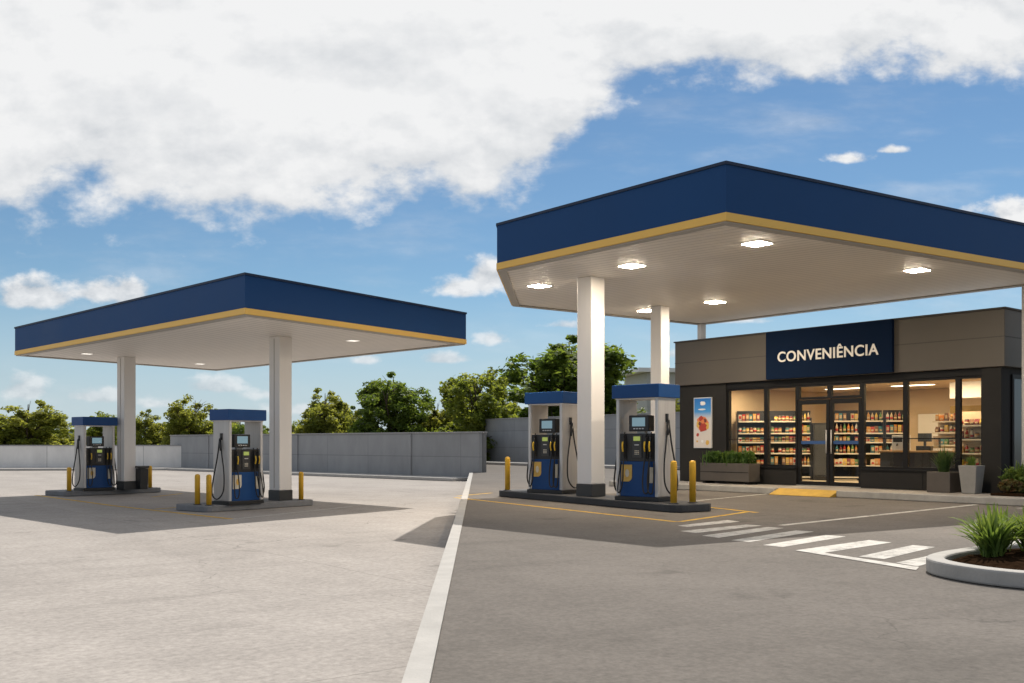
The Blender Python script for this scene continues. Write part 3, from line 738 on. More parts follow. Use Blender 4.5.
# ------------------------------------------------------------------ fuel pumps
def make_pump(label, sticker, both):
    t = thing('fuel_pump', label, 'fuel pump', (0, 0, 0), 0, 'fuel pumps on the islands')
    MB().box((0, 0, .04), (1.02, .66, .08)).build('plinth', M['blackp'], t, bevel=.01)
    for s in (-1, 1):
        p = MB().box((s * .452, 0, 1.03), (.085, .60, 1.90)).build('side_panel', M['silver'], t, bevel=.018)
        tr = MB(); tr.box((s * .452, -.303, 1.03), (.06, .012, 1.88)).build('trim_strip', M['trim'], p)
    MB().box((0, 0, 2.115), (1.10, .74, .26)).build('hood', M['pblue'], t, bevel=.012)
    MB().box((0, 0, 1.975), (1.00, .62, .025)).build('hood_base', M['white'], t)
    MB().box((0, 0, .42), (.812, .56, .68)).build('lower_cabinet', M['pblue'], t, bevel=.008)
    st = MB()
    w, h = .25, .33
    pts = [(-w / 2, -h / 2)] + [(w / 2 - .10 + .10 * math.sin(a), -h / 2 + .10 - .10 * math.cos(a)) for a in np.linspace(0, math.pi / 2, 6)] + [(w / 2, h / 2), (-w / 2, h / 2)]
    vv = [(x - .25, z + .53) for x, z in pts]
    lo = [st.bm.verts.new((x, -.283, z)) for x, z in vv]; hi = [st.bm.verts.new((x, -.291, z)) for x, z in vv]
    st.bm.faces.new(hi); st.bm.faces.new(lo)
    for i in range(len(vv)): st.bm.faces.new((lo[i], lo[(i + 1) % len(vv)], hi[(i + 1) % len(vv)], hi[i]))
    so = st.build('sticker', sticker, t)
    sw = MB()
    sw.lathe([(.045, 0), (.045, .004)], (0, 0, 0), 14)
    sm = sw.build('emblem', M['sticker_w'] if sticker is M['sticker_y'] else M['sticker_y'], so, (-.235, -.2915, .53)); sm.rotation_euler = (R(90), 0, 0); sm.scale = (1, 1.7, 1)
    MB().box((.33, -.285, .50), (.10, .012, .30)).build('price_label', M['sticker_w'], t)
    up = MB().box((0, 0, 1.03), (.812, .57, .54)).build('dispenser_panel', M['blackp'], t, bevel=.008)
    cp = MB().box((0, -.292, 1.05), (.22, .02, .44)).build('keypad_panel', M['dgrey'], t, bevel=.004)
    MB().box((0, -.306, 1.20), (.15, .01, .085)).build('price_display', M['lcd'], cp)
    kp = MB()
    for i in range(3):
        for j in range(3): kp.box((-.035 + .035 * i, -.306, .90 + .032 * j), (.022, .008, .018))
    kp.build('keypad', M['sticker_w'], cp)
    MB().box((0, -.306, 1.08), (.10, .012, .018)).build('card_slot', M['trim'], cp)
    sc = MB().box((-.03, -.10, 1.50), (.46, .20, .31)).build('screen_box', M['blackp'], t, bevel=.01)
    MB().box((-.03, -.203, 1.525), (.30, .008, .17)).build('screen', M['screen'], sc)
    sb = MB()
    for i in range(4): sb.box((-.13 + .066 * i, -.203, 1.395), (.045, .008, .022))
    sb.build('button_row', M['trim'], sc)
    MB().box((-.03, -.06, 1.325), (.16, .10, .05)).build('screen_foot', M['trim'], sc)
    for s, xs in ((-1, (-.29,)), (1, (.22, .33))):
        for x in xs:
            MB().box((x, -.290, 1.04), (.075, .03, .46)).build('nozzle_holster', M['black'], t, bevel=.006)
            nz = MB()
            nz.tube(bez([(x, -.325, 1.22), (x, -.345, 1.12), (x, -.335, .98), (x, -.33, .86)], 5), .020, 8)
            nz.tube([(x, -.325, 1.22), (x, -.30, 1.30), (x, -.29, 1.33)], .012, 6)
            no = nz.build('nozzle', M['black'], t)
            MB().tube(bez([(x + .002, -.365, 1.14), (x + .002, -.382, 1.05), (x + .002, -.36, .95)], 5), .016, 7).build('lever_guard', M['noz_y'], no)
            xo = x + s * .05
            MB().tube(bez([(x, -.33, .87), (x - s * .015, -.37, .66), (x - s * .02, -.40, .36), (x + s * .02, -.42, .18), (x + s * .09, -.40, .17), (x + s * .10, -.37, .40), (xo + s * .02, -.32, .75)], 6), .0145, 7).build('hose', M['black'], t)
    for s in (-1, 1):        # long hoses looping down the side panels
        hb_ = MB().box((s * .505, -.03, 1.60), (.04, .07, .16)).build('hose_bracket', M['blackp'], t, bevel=.006)
        MB().tube(bez([(s * .53, -.03, 1.58), (s * .545, -.09, 1.25), (s * .56, -.20, .75), (s * .59, -.23, .36), (s * .62, -.12, .17), (s * .63, .03, .14), (s * .62, .16, .26), (s * .60, .16, .55), (s * .56, .05, 1.10), (s * .535, -.01, 1.56)], 7), .0165, 8).build('hose', M['black'], t)
        MB().tube([(s * .54, -.03, 1.50), (s * .55, -.06, 1.36), (s * .552, -.075, 1.27)], .028, 8).build('nozzle', M['blackp'], t)
    return t
pA = make_pump('fuel pump nearest the white column of the open canopy, cream sticker', M['sticker_w'], 0)
pA.location = (-6.56, 23.48, .15); pA.rotation_euler = (0, 0, R(53))
dup(pA, (-12.86, 30.2, .15), R(50), 'farthest left fuel pump, between yellow posts and a black bin', 'fuel pumps on the islands')
pB = make_pump('fuel pump with yellow sticker at the right end of the black island', M['sticker_y'], 0)
x, y = isl(4.98, .50); pB.location = (x, y, ZI); pB.rotation_euler = (0, 0, R(-42))
x, y = isl(1.72, .48); dup(pB, (x, y, ZI), R(-42), 'fuel pump with yellow sticker at the left end of the black island', 'fuel pumps on the islands')

# ------------------------------------------------------------------ bollards, bin
def make_bollard(label, h=.72, r=.062):
    t = thing('bollard', label, 'bollard', (0, 0, 0), 0, 'yellow bollards at the pump islands')
    MB().lathe([(r, 0), (r, h - .05), (r * .92, h - .025), (r * .7, h - .008), (r * .3, h)], seg=18).build('post', M['boll'], t)
    MB().lathe([(r + .035, 0), (r + .035, .012), (r + .02, .016)], seg=18).build('base_ring', M['dgrey'], t)
    return t
def rel(o, a, b, z=.15): q = o + uL * a + vL * b; return (q.x, q.y, z)
b0 = make_bollard('yellow bollard at the front corner of the near left island'); b0.location = rel(O1, .18, .18)
for loc, lab in ((rel(O1, .18, .62), 'yellow bollard on the left side of the near left island'),
                 (rel(O1, 2.95, .18), 'lone yellow bollard right of the near column of the open canopy'),
                 (rel(O2, .18, .12), 'front one of the yellow bollard pair left of the far pump'),
                 (rel(O2, .30, .36), 'rear one of the yellow bollard pair left of the far pump'),
                 (rel(O2, 2.9, .14), 'yellow bollard beside the black bin at the far column'),
                 ((*isl(.22, .16), ZI), 'single yellow bollard at the left end of the black island'),
                 ((*isl(6.15, .22), ZI), 'nearest of the two yellow bollards at the right end of the black island'),
                 ((*isl(6.12, .70), ZI), 'rear of the two yellow bollards at the right end of the black island')):
    dup(b0, loc, 0, lab, scale=(1, 1, 1.1 if loc[2] > .3 else 1.0))
bn = thing('litter_bin', 'black litter bin at the foot of the far white column', 'bin', (-11.62, 30.75, .15), RZL)
MB().box((0, 0, .33), (.30, .30, .66), taper=.9).build('body', M['blackp'], bn, bevel=.015)
MB().box((0, 0, .70), (.34, .34, .07)).build('lid', M['dgrey'], bn, bevel=.02)

# ------------------------------------------------------------------ convenience store
SL, SR = Vector((4.95, 28.9)), Vector((10.8, 21.6))
su = (SR - SL).normalized(); sn = Vector((-su.y, su.x)); SLEN = (SR - SL).length
if sn.y < 0: sn = -sn
SRZ = math.atan2(su.y, su.x); ZS = PAD + .15
def fs(px, n=0.0):
    """distance along the facade (at depth n) seen at column px"""
    k = (px - 512) / F; o = SL + sn * n
    return (k * o.y - o.x) / (su.x - k * su.y)
def fz(px, py, n=0.0):
    o = SL + sn * n + su * fs(px, n); return HC + (HOR - py) / F * o.y - ZS
DEP = 7.6; ZG0, ZG1, ZB0, ZB1 = .48, 2.64, 2.80, 4.06
st = thing('convenience_store', 'grey flat roofed convenience shop with lit glass front and navy sign', 'shop', (SL.x, SL.y, ZS), SRZ)
def part(mb, name, m, parent=st, bevel=0.0): return mb.build(name, m, parent, bevel=bevel)
s1, s2 = fs(726), fs(982.5)
w = MB(); w.box((s1 / 2, .12, ZB0 / 2), (s1, .24, ZB0)); part(w, 'front_wall', M['charcoal'])
w = MB(); w.box(((s2 + SLEN) / 2, .16, ZB0 / 2), (SLEN - s2, .40, ZB0)); part(w, 'corner_pier', M['charcoal'])
w = MB(); w.box((.10, DEP / 2 + .12, ZB0 / 2), (.20, DEP - .25, ZB0)); part(w, 'side_wall', M['charcoal'])
w = MB(); w.box((SLEN - .12, DEP / 2 + .14, ZB0 / 2), (.20, DEP - .44, ZB0)); part(w, 'side_wall', M['charcoal'])
w = MB(); w.box((SLEN / 2, DEP, ZB0 / 2), (SLEN, .2, ZB0)); part(w, 'rear_wall', M['charcoal'])
w = MB(); w.box((SLEN / 2, DEP - .16, 1.45), (SLEN - .5, .08, 2.7)); part(w, 'interior_wall', M['cream'])
w = MB(); w.box((.26, DEP / 2 + .1, 1.45), (.08, DEP - .9, 2.7)); part(w, 'interior_wall', M['cream'])
w = MB(); w.box((SLEN - .28, DEP / 2 + .6, 1.45), (.08, DEP - 2.2, 2.7)); part(w, 'interior_wall', M['cream'])
w = MB(); w.box((SLEN / 2, DEP / 2, -.045), (SLEN - .1, DEP - .1, .11)); part(w, 'floor', M['tile'])
w = MB(); w.box((SLEN / 2, DEP / 2 + .1, 2.84), (SLEN - .3, DEP - .3, .06)); part(w, 'ceiling', M['cream'])
w = MB(); w.box((SLEN / 2, DEP / 2, ZB1 - .35), (SLEN - .3, DEP - .3, .1)); part(w, 'roof', M['roof'])
# cladding band (parapet) with a mid seam and upright joints
ov = .10
pr = MB(); pr.ring([(-ov, -ov), (SLEN + ov, -ov), (SLEN + ov, DEP + ov), (-ov, DEP + ov)], [(.15, .2), (SLEN - .15, .2), (SLEN - .15, DEP - .1), (.15, DEP - .1)], ZB0, ZB1)
par = part(pr, 'parapet', M['clad'], bevel=.01)
zsm = (ZB0 + ZB1) / 2 + .02
sm = MB(); sm.ring([(-ov - .004, -ov - .004), (SLEN + ov + .004, -ov - .004), (SLEN + ov + .004, DEP + ov), (-ov - .004, DEP + ov)], [(-.05, -.05), (SLEN + .05, -.05), (SLEN + .05, DEP), (-.05, DEP)], zsm, zsm + .018)
sm.build('seam', M['clad_s'], par)
cp = MB(); cp.ring([(-ov - .03, -ov - .03), (SLEN + ov + .03, -ov - .03), (SLEN + ov + .03, DEP + ov), (-ov - .03, DEP + ov)], [(.2, .25), (SLEN - .2, .25), (SLEN - .2, DEP - .15), (.2, DEP - .15)], ZB1 + .002, ZB1 + .04)
cp.build('coping', M['clad_s'], par)
# header beam over the glazing and glass fronts
w = MB(); w.box(((s1 + s2) / 2, .12, (ZG1 + ZB0) / 2), (s2 - s1, .20, ZB0 - ZG1)); part(w, 'header', M['frame'])
def glazing(name, a, b, z0, z1, bar=None, parent=st, fw=.06):
    o = MB()
    o.box(((a + b) / 2, .10, z0 + fw / 2), (b - a, .09, fw)).box(((a + b) / 2, .10, z1 - fw / 2), (b - a, .09, fw))
    o.box((a + fw / 2, .10, (z0 + z1) / 2), (fw, .09, z1 - z0 - 2 * fw)).box((b - fw / 2, .10, (z0 + z1) / 2), (fw, .09, z1 - z0 - 2 * fw))
    g = o.build(name, M['frame'], parent)
    MB().box(((a + b) / 2, .10, (z0 + z1) / 2), (b - a - 2 * fw, .012, z1 - z0 - 2 * fw)).build('pane', M['glass'], g)
    if bar: MB().box(((a + b) / 2, .085, bar), (b - a - 2 * fw, .03, .025)).build('rail', M['frame'], g)
    return g
SW = [s1, fs(764.5), fs(796)]
SE = [fs(860.5), fs(904), fs(956.5), s2]
for a, b in zip(SW, SW[1:]): glazing('window', a, b, ZG0, ZG1, 1.22)
for a, b in zip(SE, SE[1:]): glazing('window', a, b, ZG0, ZG1, 1.22)
d0, dm, d1 = fs(796), fs(828), fs(860.5)
for a, b in ((d0, dm), (dm, d1)):
    glazing('transom_window', a, b, 2.25, ZG1)
    dr = MB(); fw = .085; a_, b_ = a + .012, b - .012
    dr.box(((a_ + b_) / 2, .10, .07), (b_ - a_, .07, .10)).box(((a_ + b_) / 2, .10, 2.18), (b_ - a_, .07, .12))
    dr.box((a_ + fw / 2, .10, 1.12), (fw, .07, 2.00)).box((b_ - fw / 2, .10, 1.12), (fw, .07, 2.00))
    do = dr.build('door', M['frame'], st)
    MB().box(((a_ + b_) / 2, .10, 1.12), (b_ - a_ - 2 * fw, .012, 2.00)).build('pane', M['glass'], do)
    MB().box(((a_ + b_) / 2, .088, 1.13), (b_ - a_ - 2 * fw, .006, .085)).build('safety_strip', M['strip'], do)
    hx = b_ - .06 if a < dm - .1 and b < dm + .05 else a_ + .06
    MB().tube([(hx, .03, .85), (hx, .03, 1.45)], .017, 8).build('handle', M['silver'], do)
w = MB(); w.box(((d0 + d1) / 2, .12, .01), (d1 - d0, .22, .02)); part(w, 'threshold', M['edge_metal'])
for a, b in ((SW[0], SW[-1]), (SE[0], SE[-1])):
    w = MB(); w.box(((a + b) / 2, .10, ZG0 / 2), (b - a, .18, ZG0 - .01)); sp = part(w, 'sill_panel', M['charcoal'])
    MB().box(((a + b) / 2, .0, ZG0 - .02), (b - a, .05, .04)).build('sill', M['frame'], sp)
    MB().box(((a + b) / 2 + .1, .006, ZG0 / 2 - .03), (.014, .006, ZG0 - .1)).build('panel_joint', M['frame'], sp)
# narrow side window near the front corner
w = MB(); w.box((SLEN - .005, .72, 1.4), (.05, .50, 2.5)); sw_ = part(w, 'side_window', M['frame'])
MB().box((SLEN + .018, .72, 1.4), (.02, .38, 2.3)).build('pane', M['winglass'], sw_)
# sign
sa, sb_ = fs(767, -.16), fs(893, -.16)
sz0, sz1 = fz(830, 376, -.16), fz(830, 326, -.16)
sg = MB(); sg.box(((sa + sb_) / 2, -.16, (sz0 + sz1) / 2), (sb_ - sa, .11, sz1 - sz0)); sgo = part(sg, 'sign', M['sign'], bevel=.008)
cu = bpy.data.curves.new('lettering', 'FONT'); cu.body = 'CONVENI\u00caNCIA'; cu.size = 1.0; cu.extrude = .02; cu.offset = .017; cu.space_character = 1.06
cu.align_x = 'CENTER'; cu.align_y = 'CENTER'
tmp = bpy.data.objects.new('tmp', cu); COL.objects.link(tmp)
bpy.context.view_layer.update()
lme = bpy.data.meshes.new_from_object(tmp.evaluated_get(bpy.context.evaluated_depsgraph_get())); lme.name = 'lettering'
bpy.data.objects.remove(tmp); lme.materials.clear()
vco = np.empty(len(lme.vertices) * 3, np.float32); lme.vertices.foreach_get('co', vco); vco = vco.reshape(-1, 3)
mn, mxx = vco.min(0), vco.max(0)
la_, lb_ = fs(777.5, -.23), fs(878.5, -.23); caph = .30
Lo = link('lettering', lme, M['letters'], sgo)
k = (lb_ - la_) / (mxx[0] - mn[0])
Lo.scale = (k, k, k); Lo.rotation_euler = (R(90), 0, 0)
Lo.location = ((la_ + lb_) / 2 - k * (mn[0] + mxx[0]) / 2, -.225, (sz0 + sz1) / 2 - .02 - k * (mn[1] + mxx[1]) / 2)
# ceiling lights inside
for s_, n_ in ((1.6, 2.4), (3.6, 2.2), (5.6, 2.2), (7.6, 2.2), (2.4, 4.8), (4.6, 4.8), (6.8, 4.8)):
    f = MB().box((s_, n_, 2.795), (1.3, .34, .025)).build('ceiling_light', M['white_box'], st)
    MB().box((s_, n_, 2.778), (1.2, .26, .012)).build('lamp_panel', M['shoplamp'], f)
for s_, n_, pw in ((1.7, 2.0, 85), (4.2, 2.2, 95), (7.0, 2.2, 95), (3.0, 5.0, 80), (6.6, 5.0, 80)):
    ld = bpy.data.lights.new('shop_light', 'AREA'); ld.shape = 'RECTANGLE'; ld.size = 1.3; ld.size_y = .5; ld.energy = pw * .55; ld.color = (1.0, .76, .48)
    lo_ = bpy.data.objects.new('shop_light', ld); COL.objects.link(lo_); lo_.parent = st; lo_.location = (s_, n_, 2.74)

def SP(s, n, z=0.0):
    q = SL + su * s + sn * n; return (q.x, q.y, ZS + z)
# interior: bulkheads
w = MB(); w.box((7.55, 4.4, 2.03), (3.2, .12, .20)); part(w, 'ochre_bulkhead', M['gold'])
w = MB(); w.box((7.7, 3.4, 2.50), (2.3, .5, .42)); part(w, 'light_bulkhead', M['white_box'])

# ------------------------------------------------------------------ shelving and goods
TIERS = [.10, .44, .80, 1.13, 1.40, 1.76]
def on_ray(px, d): return Vector(((px - 512) / F * d, d))
SA, SB = on_ray(736, 30.0), on_ray(905, 29.0)
shd = (SB - SA).normalized(); shn = Vector((shd.y, -shd.x)); shz = math.atan2(shd.y, shd.x)
def along(px):
    kx = (px - 512) / F; return (kx * SA.y - SA.x) / (shd.x - kx * shd.y)
def make_shelf(label, x0, L, base=None):
    o = SA + shd * x0
    t = thing('shelf_unit', label, 'shelving', (o.x, o.y, ZS + .012), shz, 'shelving units in the shop')
    MB().box((L / 2, .02, 1.05), (L - .01, .04, 2.06)).build('back_panel', M['shelf'], t)
    for x in (.015, L - .015): MB().box((x, -.19, .93), (.03, .36, 1.84)).build('end_panel', M['shelf'], t)
    for z in TIERS:
        MB().box((L / 2, -.18, z - .015), (L - .07, .36, .025)).build('shelf', M['shelf'], t)
        MB().box((L / 2, -.368, z - .012), (L - .07, .012, .042)).build('shelf_edge', M['shelf_l'], t)
    return o, t
COLS = {'red': (.45, .03, .02), 'orange': (.60, .20, .03), 'cream': (.55, .42, .25), 'brown': (.20, .09, .04), 'yellow': (.68, .45, .07),
        'green': (.10, .22, .06), 'white': (.60, .54, .44), 'dark red': (.22, .02, .02), 'amber': (.50, .24, .05), 'teal': (.05, .20, .22)}
CM = {k: mat('goods_' + k.replace(' ', '_'), v, .4, var=.10, vscale=12) for k, v in COLS.items()}
LABM = mat('goods_label', (.50, .36, .20), .5); CAPM = mat('goods_cap', (.12, .10, .09), .4)
PM = {}
def product(kind, col):
    if (kind, col) in PM: return PM[kind, col]
    b = MB(); lab = 1; cap = 2
    if kind == 'bottle':
        b.lathe([(.030, 0), (.036, .006), (.036, .145), (.028, .175), (.014, .20), (.013, .225)], seg=10); b.mi = lab; b.lathe([(.0368, .05), (.0368, .11)], seg=10); b.mi = cap; b.lathe([(.016, .222), (.016, .245)], seg=10)
    elif kind == 'jar':
        b.lathe([(.044, 0), (.050, .008), (.050, .12), (.042, .135)], seg=10); b.mi = lab; b.lathe([(.0508, .035), (.0508, .09)], seg=10); b.mi = cap; b.lathe([(.045, .134), (.045, .16)], seg=10)
    elif kind == 'carton':
        b.box((0, 0, .105), (.085, .06, .21)); b.mi = lab; b.box((0, -.0305, .12), (.06, .004, .09)); b.mi = cap; b.box((0, -.0305, .04), (.085, .003, .02))
    else:  # pouch
        vs = [(-.05, -.03, 0), (.05, -.03, 0), (.05, .03, 0), (-.05, .03, 0), (-.055, -.04, .07), (.055, -.04, .07), (.055, .04, .07), (-.055, .04, .07), (-.05, -.006, .17), (.05, -.006, .17), (.05, .006, .17), (-.05, .006, .17)]
        v = [b.bm.verts.new(p) for p in vs]
        fs_ = [(3, 2, 1, 0)] + [(q + i, q + (i + 1) % 4, q + 4 + (i + 1) % 4, q + 4 + i) for q in (0, 4) for i in range(4)] + [(8, 9, 10, 11)]
        for f in fs_: b.bm.faces.new([v[i] for i in f])
        b.mi = lab; b.box((0, -.043, .07), (.06, .004, .05))
    bmesh.ops.recalc_face_normals(b.bm, faces=list(b.bm.faces)); me = bpy.data.meshes.new(kind); b.bm.to_mesh(me); b.bm.free()
    for m in (CM[col], LABM if col not in ('cream', 'white') else CM['red'], CAPM): me.materials.append(m)
    PM[kind, col] = me; return me
UNITS = [('first shelf unit behind the left shop window', 737, 768), ('second shelf unit behind the left shop window', 769, 797),
         ('narrow shelf unit behind the left door', 798, 810.5), ('shelf unit behind the right door', 829, 858),
         ('shelf unit just right of the shop doors', 860, 882), ('shelf unit nearest the checkout counter', 883, 905)]
TN = ['floor', 'lowest', 'second', 'middle', 'fourth', 'top']
rg = random.Random(5)
WARM = ['red', 'orange', 'cream', 'brown', 'yellow', 'white', 'dark red', 'amber', 'orange', 'amber', 'cream', 'green', 'teal']
for ul, p0, p1 in UNITS:
    x0, x1 = along(p0), along(p1); L = x1 - x0
    o, t = make_shelf('dark ' + ul, x0, L)
    for ti in (1, 2, 3, 4, 5):
        combos = list({(k, c) for k in ('bottle', 'jar', 'carton', 'pouch') for c in WARM}); combos.sort(); rg.shuffle(combos)
        n = max(3, int((L - .1) / .098)); n = min(n, 10)
        fav = rg.choice(['bottle', 'jar', 'carton', 'pouch'])
        combos.sort(key=lambda q: 0 if q[0] == fav else 1)
        for k in range(n):
            if rg.random() < .06: continue
            kind, c = combos[k]
            q = o + shd * (.085 + (L - .17) * (k / max(1, n - 1))) + shn * (.27 + rg.uniform(-.03, .03))
            top = TIERS[ti + 1] - TIERS[ti] - .05 if ti < 5 else .28
            s = min(1.25, top / .25) * rg.uniform(.85, 1.0)
            ob = link(kind, product(kind, c), None, None, (q.x, q.y, ZS + .012 + TIERS[ti] - .0015), shz + rg.uniform(-.2, .2)); ob.scale = (1.05, 1.05, s)
            tag(ob, f'{c} {kind}, {TN[ti]} tier of the {ul}'.replace('first shelf unit behind the left shop window', 'first unit behind the left window').replace('second shelf unit behind the left shop window', 'second unit behind the left window').replace('the pale wall shelf', 'the wall shelf'), kind, f'goods on the {ul}')
# dark drinks cooler behind the left door
cx0, cx1 = along(811.5), along(828); oc = SA + shd * cx0; Lc = cx1 - cx0
ck = thing('drinks_cooler', 'dark closed drinks cooler standing behind the left door', 'cooler', (oc.x, oc.y, ZS + .012), shz)
MB().box((Lc / 2, -.22, .85), (Lc, .56, 1.70)).build('cabinet', M['shelf'], ck, bevel=.01)
MB().box((Lc / 2, -.512, .90), (Lc - .08, .02, 1.50)).build('cooler_door', M['dgrey'], ck)
MB().tube([(Lc - .08, -.54, .8), (Lc - .08, -.54, 1.2)], .012, 7).build('handle', M['silver'], ck)
# checkout counter and what stands on it
cc = on_ray(921, 25.6); crz = SRZ
ct = thing('checkout_counter', 'dark checkout counter with oak top behind the right windows', 'counter', (cc.x, cc.y, ZS + .012), crz)
MB().box((0, 0, .43), (2.0, .55, .86)).build('front_panel', M['shelf'], ct)
MB().box((0, 0, .885), (2.1, .65, .045)).build('counter_top', M['wood'], ct, bevel=.008)
def onc(dx, dy=0.0): q = cc + su * dx + sn * dy; return (q.x, q.y, ZS + .012 + .9085)
cr = thing('cash_register', 'dark cash register with raised screen on the checkout counter', 'cash register', onc(.1), crz + .3)
MB().box((0, 0, .06), (.36, .36, .12)).build('drawer', M['blackp'], cr, bevel=.01)
MB().box((0, .04, .19), (.06, .06, .16)).build('stem', M['dgrey'], cr)
MB().box((0, .02, .34), (.34, .04, .22)).build('screen', M['dgrey'], cr, bevel=.008)
cm = thing('coffee_machine', 'boxy grey coffee machine at the left end of the counter', 'coffee machine', onc(-.55), crz)
MB().box((0, 0, .20), (.34, .36, .40)).build('body', M['silver'], cm, bevel=.015)
MB().box((0, -.183, .28), (.26, .01, .12)).build('panel', M['blackp'], cm)
MB().tube([(0, -.2, .18), (0, -.22, .12)], .02, 8).build('spout', M['blackp'], cm)
dc = thing('pastry_case', 'small glass pastry case at the right end of the counter', 'display case', onc(.68), crz)
MB().box((0, 0, .03), (.5, .4, .06)).build('base', M['white_box'], dc)
MB().box((0, 0, .20), (.48, .38, .27)).build('glass_cover', M['glass'], dc)
MB().box((0, 0, .352), (.5, .4, .03)).build('lid', M['wood'], dc)
# right shelf unit and back-bar shelf
def plain_shelf(label, s, n, L, tiers, H):
    t = thing('shelf_unit', label, 'shelving', SP(s, n, .012), SRZ, 'shelving units in the shop')
    MB().box((L / 2, .02, H / 2), (L, .04, H)).build('back_panel', M['cream'], t)
    for z in tiers:
        MB().box((L / 2, -.15, z - .015), (L, .30, .025)).build('shelf', M['shelf'], t)
        MB().box((L / 2, -.308, z - .012), (L, .012, .04)).build('shelf_edge', M['shelf_l'], t)
    return t
for lab, s, n, L, tiers, H in (('pale wall shelf behind the checkout counter', fs(938, 5.2), 5.2, 1.5, (1.05, 1.4, 1.72), 1.95),
                               ('pale shelf unit in the right corner window', fs(962, 2.6), 2.6, .95, (.5, .85, 1.2, 1.55), 1.9)):
    plain_shelf(lab, s, n, L, tiers, H)
    for ti, z in enumerate(tiers):
        combos = [(k, c) for k in ('bottle', 'jar', 'carton', 'pouch') for c in COLS]; rg.shuffle(combos)
        cnt = int((L - .1) / .12)
        for k in range(cnt):
            kind, c = combos[k]; x, y, zz = SP(s + .08 + (L - .16) * k / (cnt - 1), n - .17, .012 + z - .0015)
            ob = link(kind, product(kind, c), None, None, (x, y, zz), SRZ + rg.uniform(-.2, .2)); ob.scale = (1.15, 1.15, rg.uniform(.9, 1.1))
            tag(ob, f'{c} {kind}, {["lowest", "second", "third", "top"][ti]} tier of the {lab}', kind, f'goods on the {lab}')
# framed menu board behind the counter
mb_ = thing('menu_board', 'white menu board on the wall behind the counter', 'board', SP(fs(925, 6.6), 7.35, 1.35), SRZ)
MB().box((0, -.035, .3), (1.2, .05, .75)).build('panel', M['white_box'], mb_)
MB().ring([(-.62, -.03), (.62, -.03), (.62, .03), (-.62, .03)], [(-.6, -.02), (.6, -.02), (.6, .02), (-.6, .02)], -.08, .68).build('frame', M['shelf'], mb_)

# ------------------------------------------------------------------ sidewalk in front of the shop
SWK = 1.75
def sp2(s, n): q = SL + su * s + sn * n; return (q.x, q.y)
struct(MB().prism([sp2(-1.2, -SWK + .15), sp2(SLEN + 5, -SWK + .15), sp2(SLEN + 5, DEP), sp2(-1.2, DEP)], PAD + .004, ZS - .105).build('sidewalk_base', M['walk']))
struct(MB().prism([sp2(-1.2, -SWK + .15), sp2(SLEN + 5, -SWK + .15), sp2(SLEN + 5, -.11), sp2(-1.2, -.11)], ZS - .102, ZS).build('sidewalk', M['walk']))
r0, r1 = fs(775, -SWK), fs(836, -SWK)
struct(MB().prism([sp2(-1.2, -SWK), sp2(r0, -SWK), sp2(r0, -SWK + .147), sp2(-1.2, -SWK + .147)], PAD + .004, ZS + .004).build('sidewalk_kerb', M['kerb'], bevel=.015))
struct(MB().prism([sp2(r1, -SWK), sp2(SLEN + 5, -SWK), sp2(SLEN + 5, -SWK + .147), sp2(r1, -SWK + .147)], PAD + .004, ZS + .004).build('sidewalk_kerb', M['kerb'], bevel=.015))
rp = MB()
A_, B_, C_, D_ = (Vector((*sp2(r0, -SWK - .25), PAD + .012)), Vector((*sp2(r1, -SWK - .25), PAD + .012)), Vector((*sp2(r1 - .02, -SWK + .145), ZS + .003)), Vector((*sp2(r0 + .02, -SWK + .145), ZS + .003)))
E_, G_ = Vector((C_.x, C_.y, PAD + .006)), Vector((D_.x, D_.y, PAD + .006)); A0, B0 = Vector((A_.x, A_.y, PAD + .006)), Vector((B_.x, B_.y, PAD + .006))
for q in ((A_, B_, C_, D_), (A0, B0, B_, A_), (B0, E_, C_, B_), (G_, A0, A_, D_), (E_, G_, D_, C_), (A0, G_, E_, B0)): rp.poly(q)
bmesh.ops.remove_doubles(rp.bm, verts=rp.bm.verts, dist=.001)
tag(rp.build('kerb_ramp', mat('ramp_yellow', (.50, .31, .05), .75, var=.2, vscale=4)), 'yellow painted kerb ramp in front of the shop doors', 'ramp')

# ------------------------------------------------------------------ poster, planters, plants
pa, pb = fs(694.3, -.02), fs(712.2, -.02); pz0, pz1 = fz(703, 448, -.02), fz(703, 397.5, -.02)
po = thing('poster', 'framed food poster with blue top on the dark left wall of the shop', 'poster', SP((pa + pb) / 2, -.004, (pz0 + pz1) / 2), SRZ)
pw, ph = pb - pa, pz1 - pz0
MB().box((0, -.02, 0), (pw, .04, ph)).build('frame', M['trim'], po)
gm = bpy.data.materials.new('poster_print'); gm.use_nodes = True
N, L = gm.node_tree.nodes, gm.node_tree.links; b = N['Principled BSDF']; b.inputs['Roughness'].default_value = .35
t = N.new('ShaderNodeTexCoord'); s = N.new('ShaderNodeSeparateXYZ'); L.new(t.outputs['Object'], s.inputs[0])
r = N.new('ShaderNodeMapRange'); L.new(s.outputs[2], r.inputs['Value']); r.inputs['From Min'].default_value = -ph / 2; r.inputs['From Max'].default_value = ph / 2
cr_ = N.new('ShaderNodeValToRGB'); L.new(r.outputs[0], cr_.inputs[0])
el = cr_.color_ramp.elements; el[0].position = .25; el[0].color = (.62, .57, .53, 1); el[1].position = .95; el[1].color = (.02, .16, .50, 1)
e = el.new(.58); e.color = (.55, .55, .56, 1); e = el.new(.72); e.color = (.05, .27, .62, 1)
L.new(cr_.outputs[0], b.inputs['Base Color'])
pic = MB().box((0, -.042, 0), (pw - .05, .006, ph - .05)).build('print', gm, po)
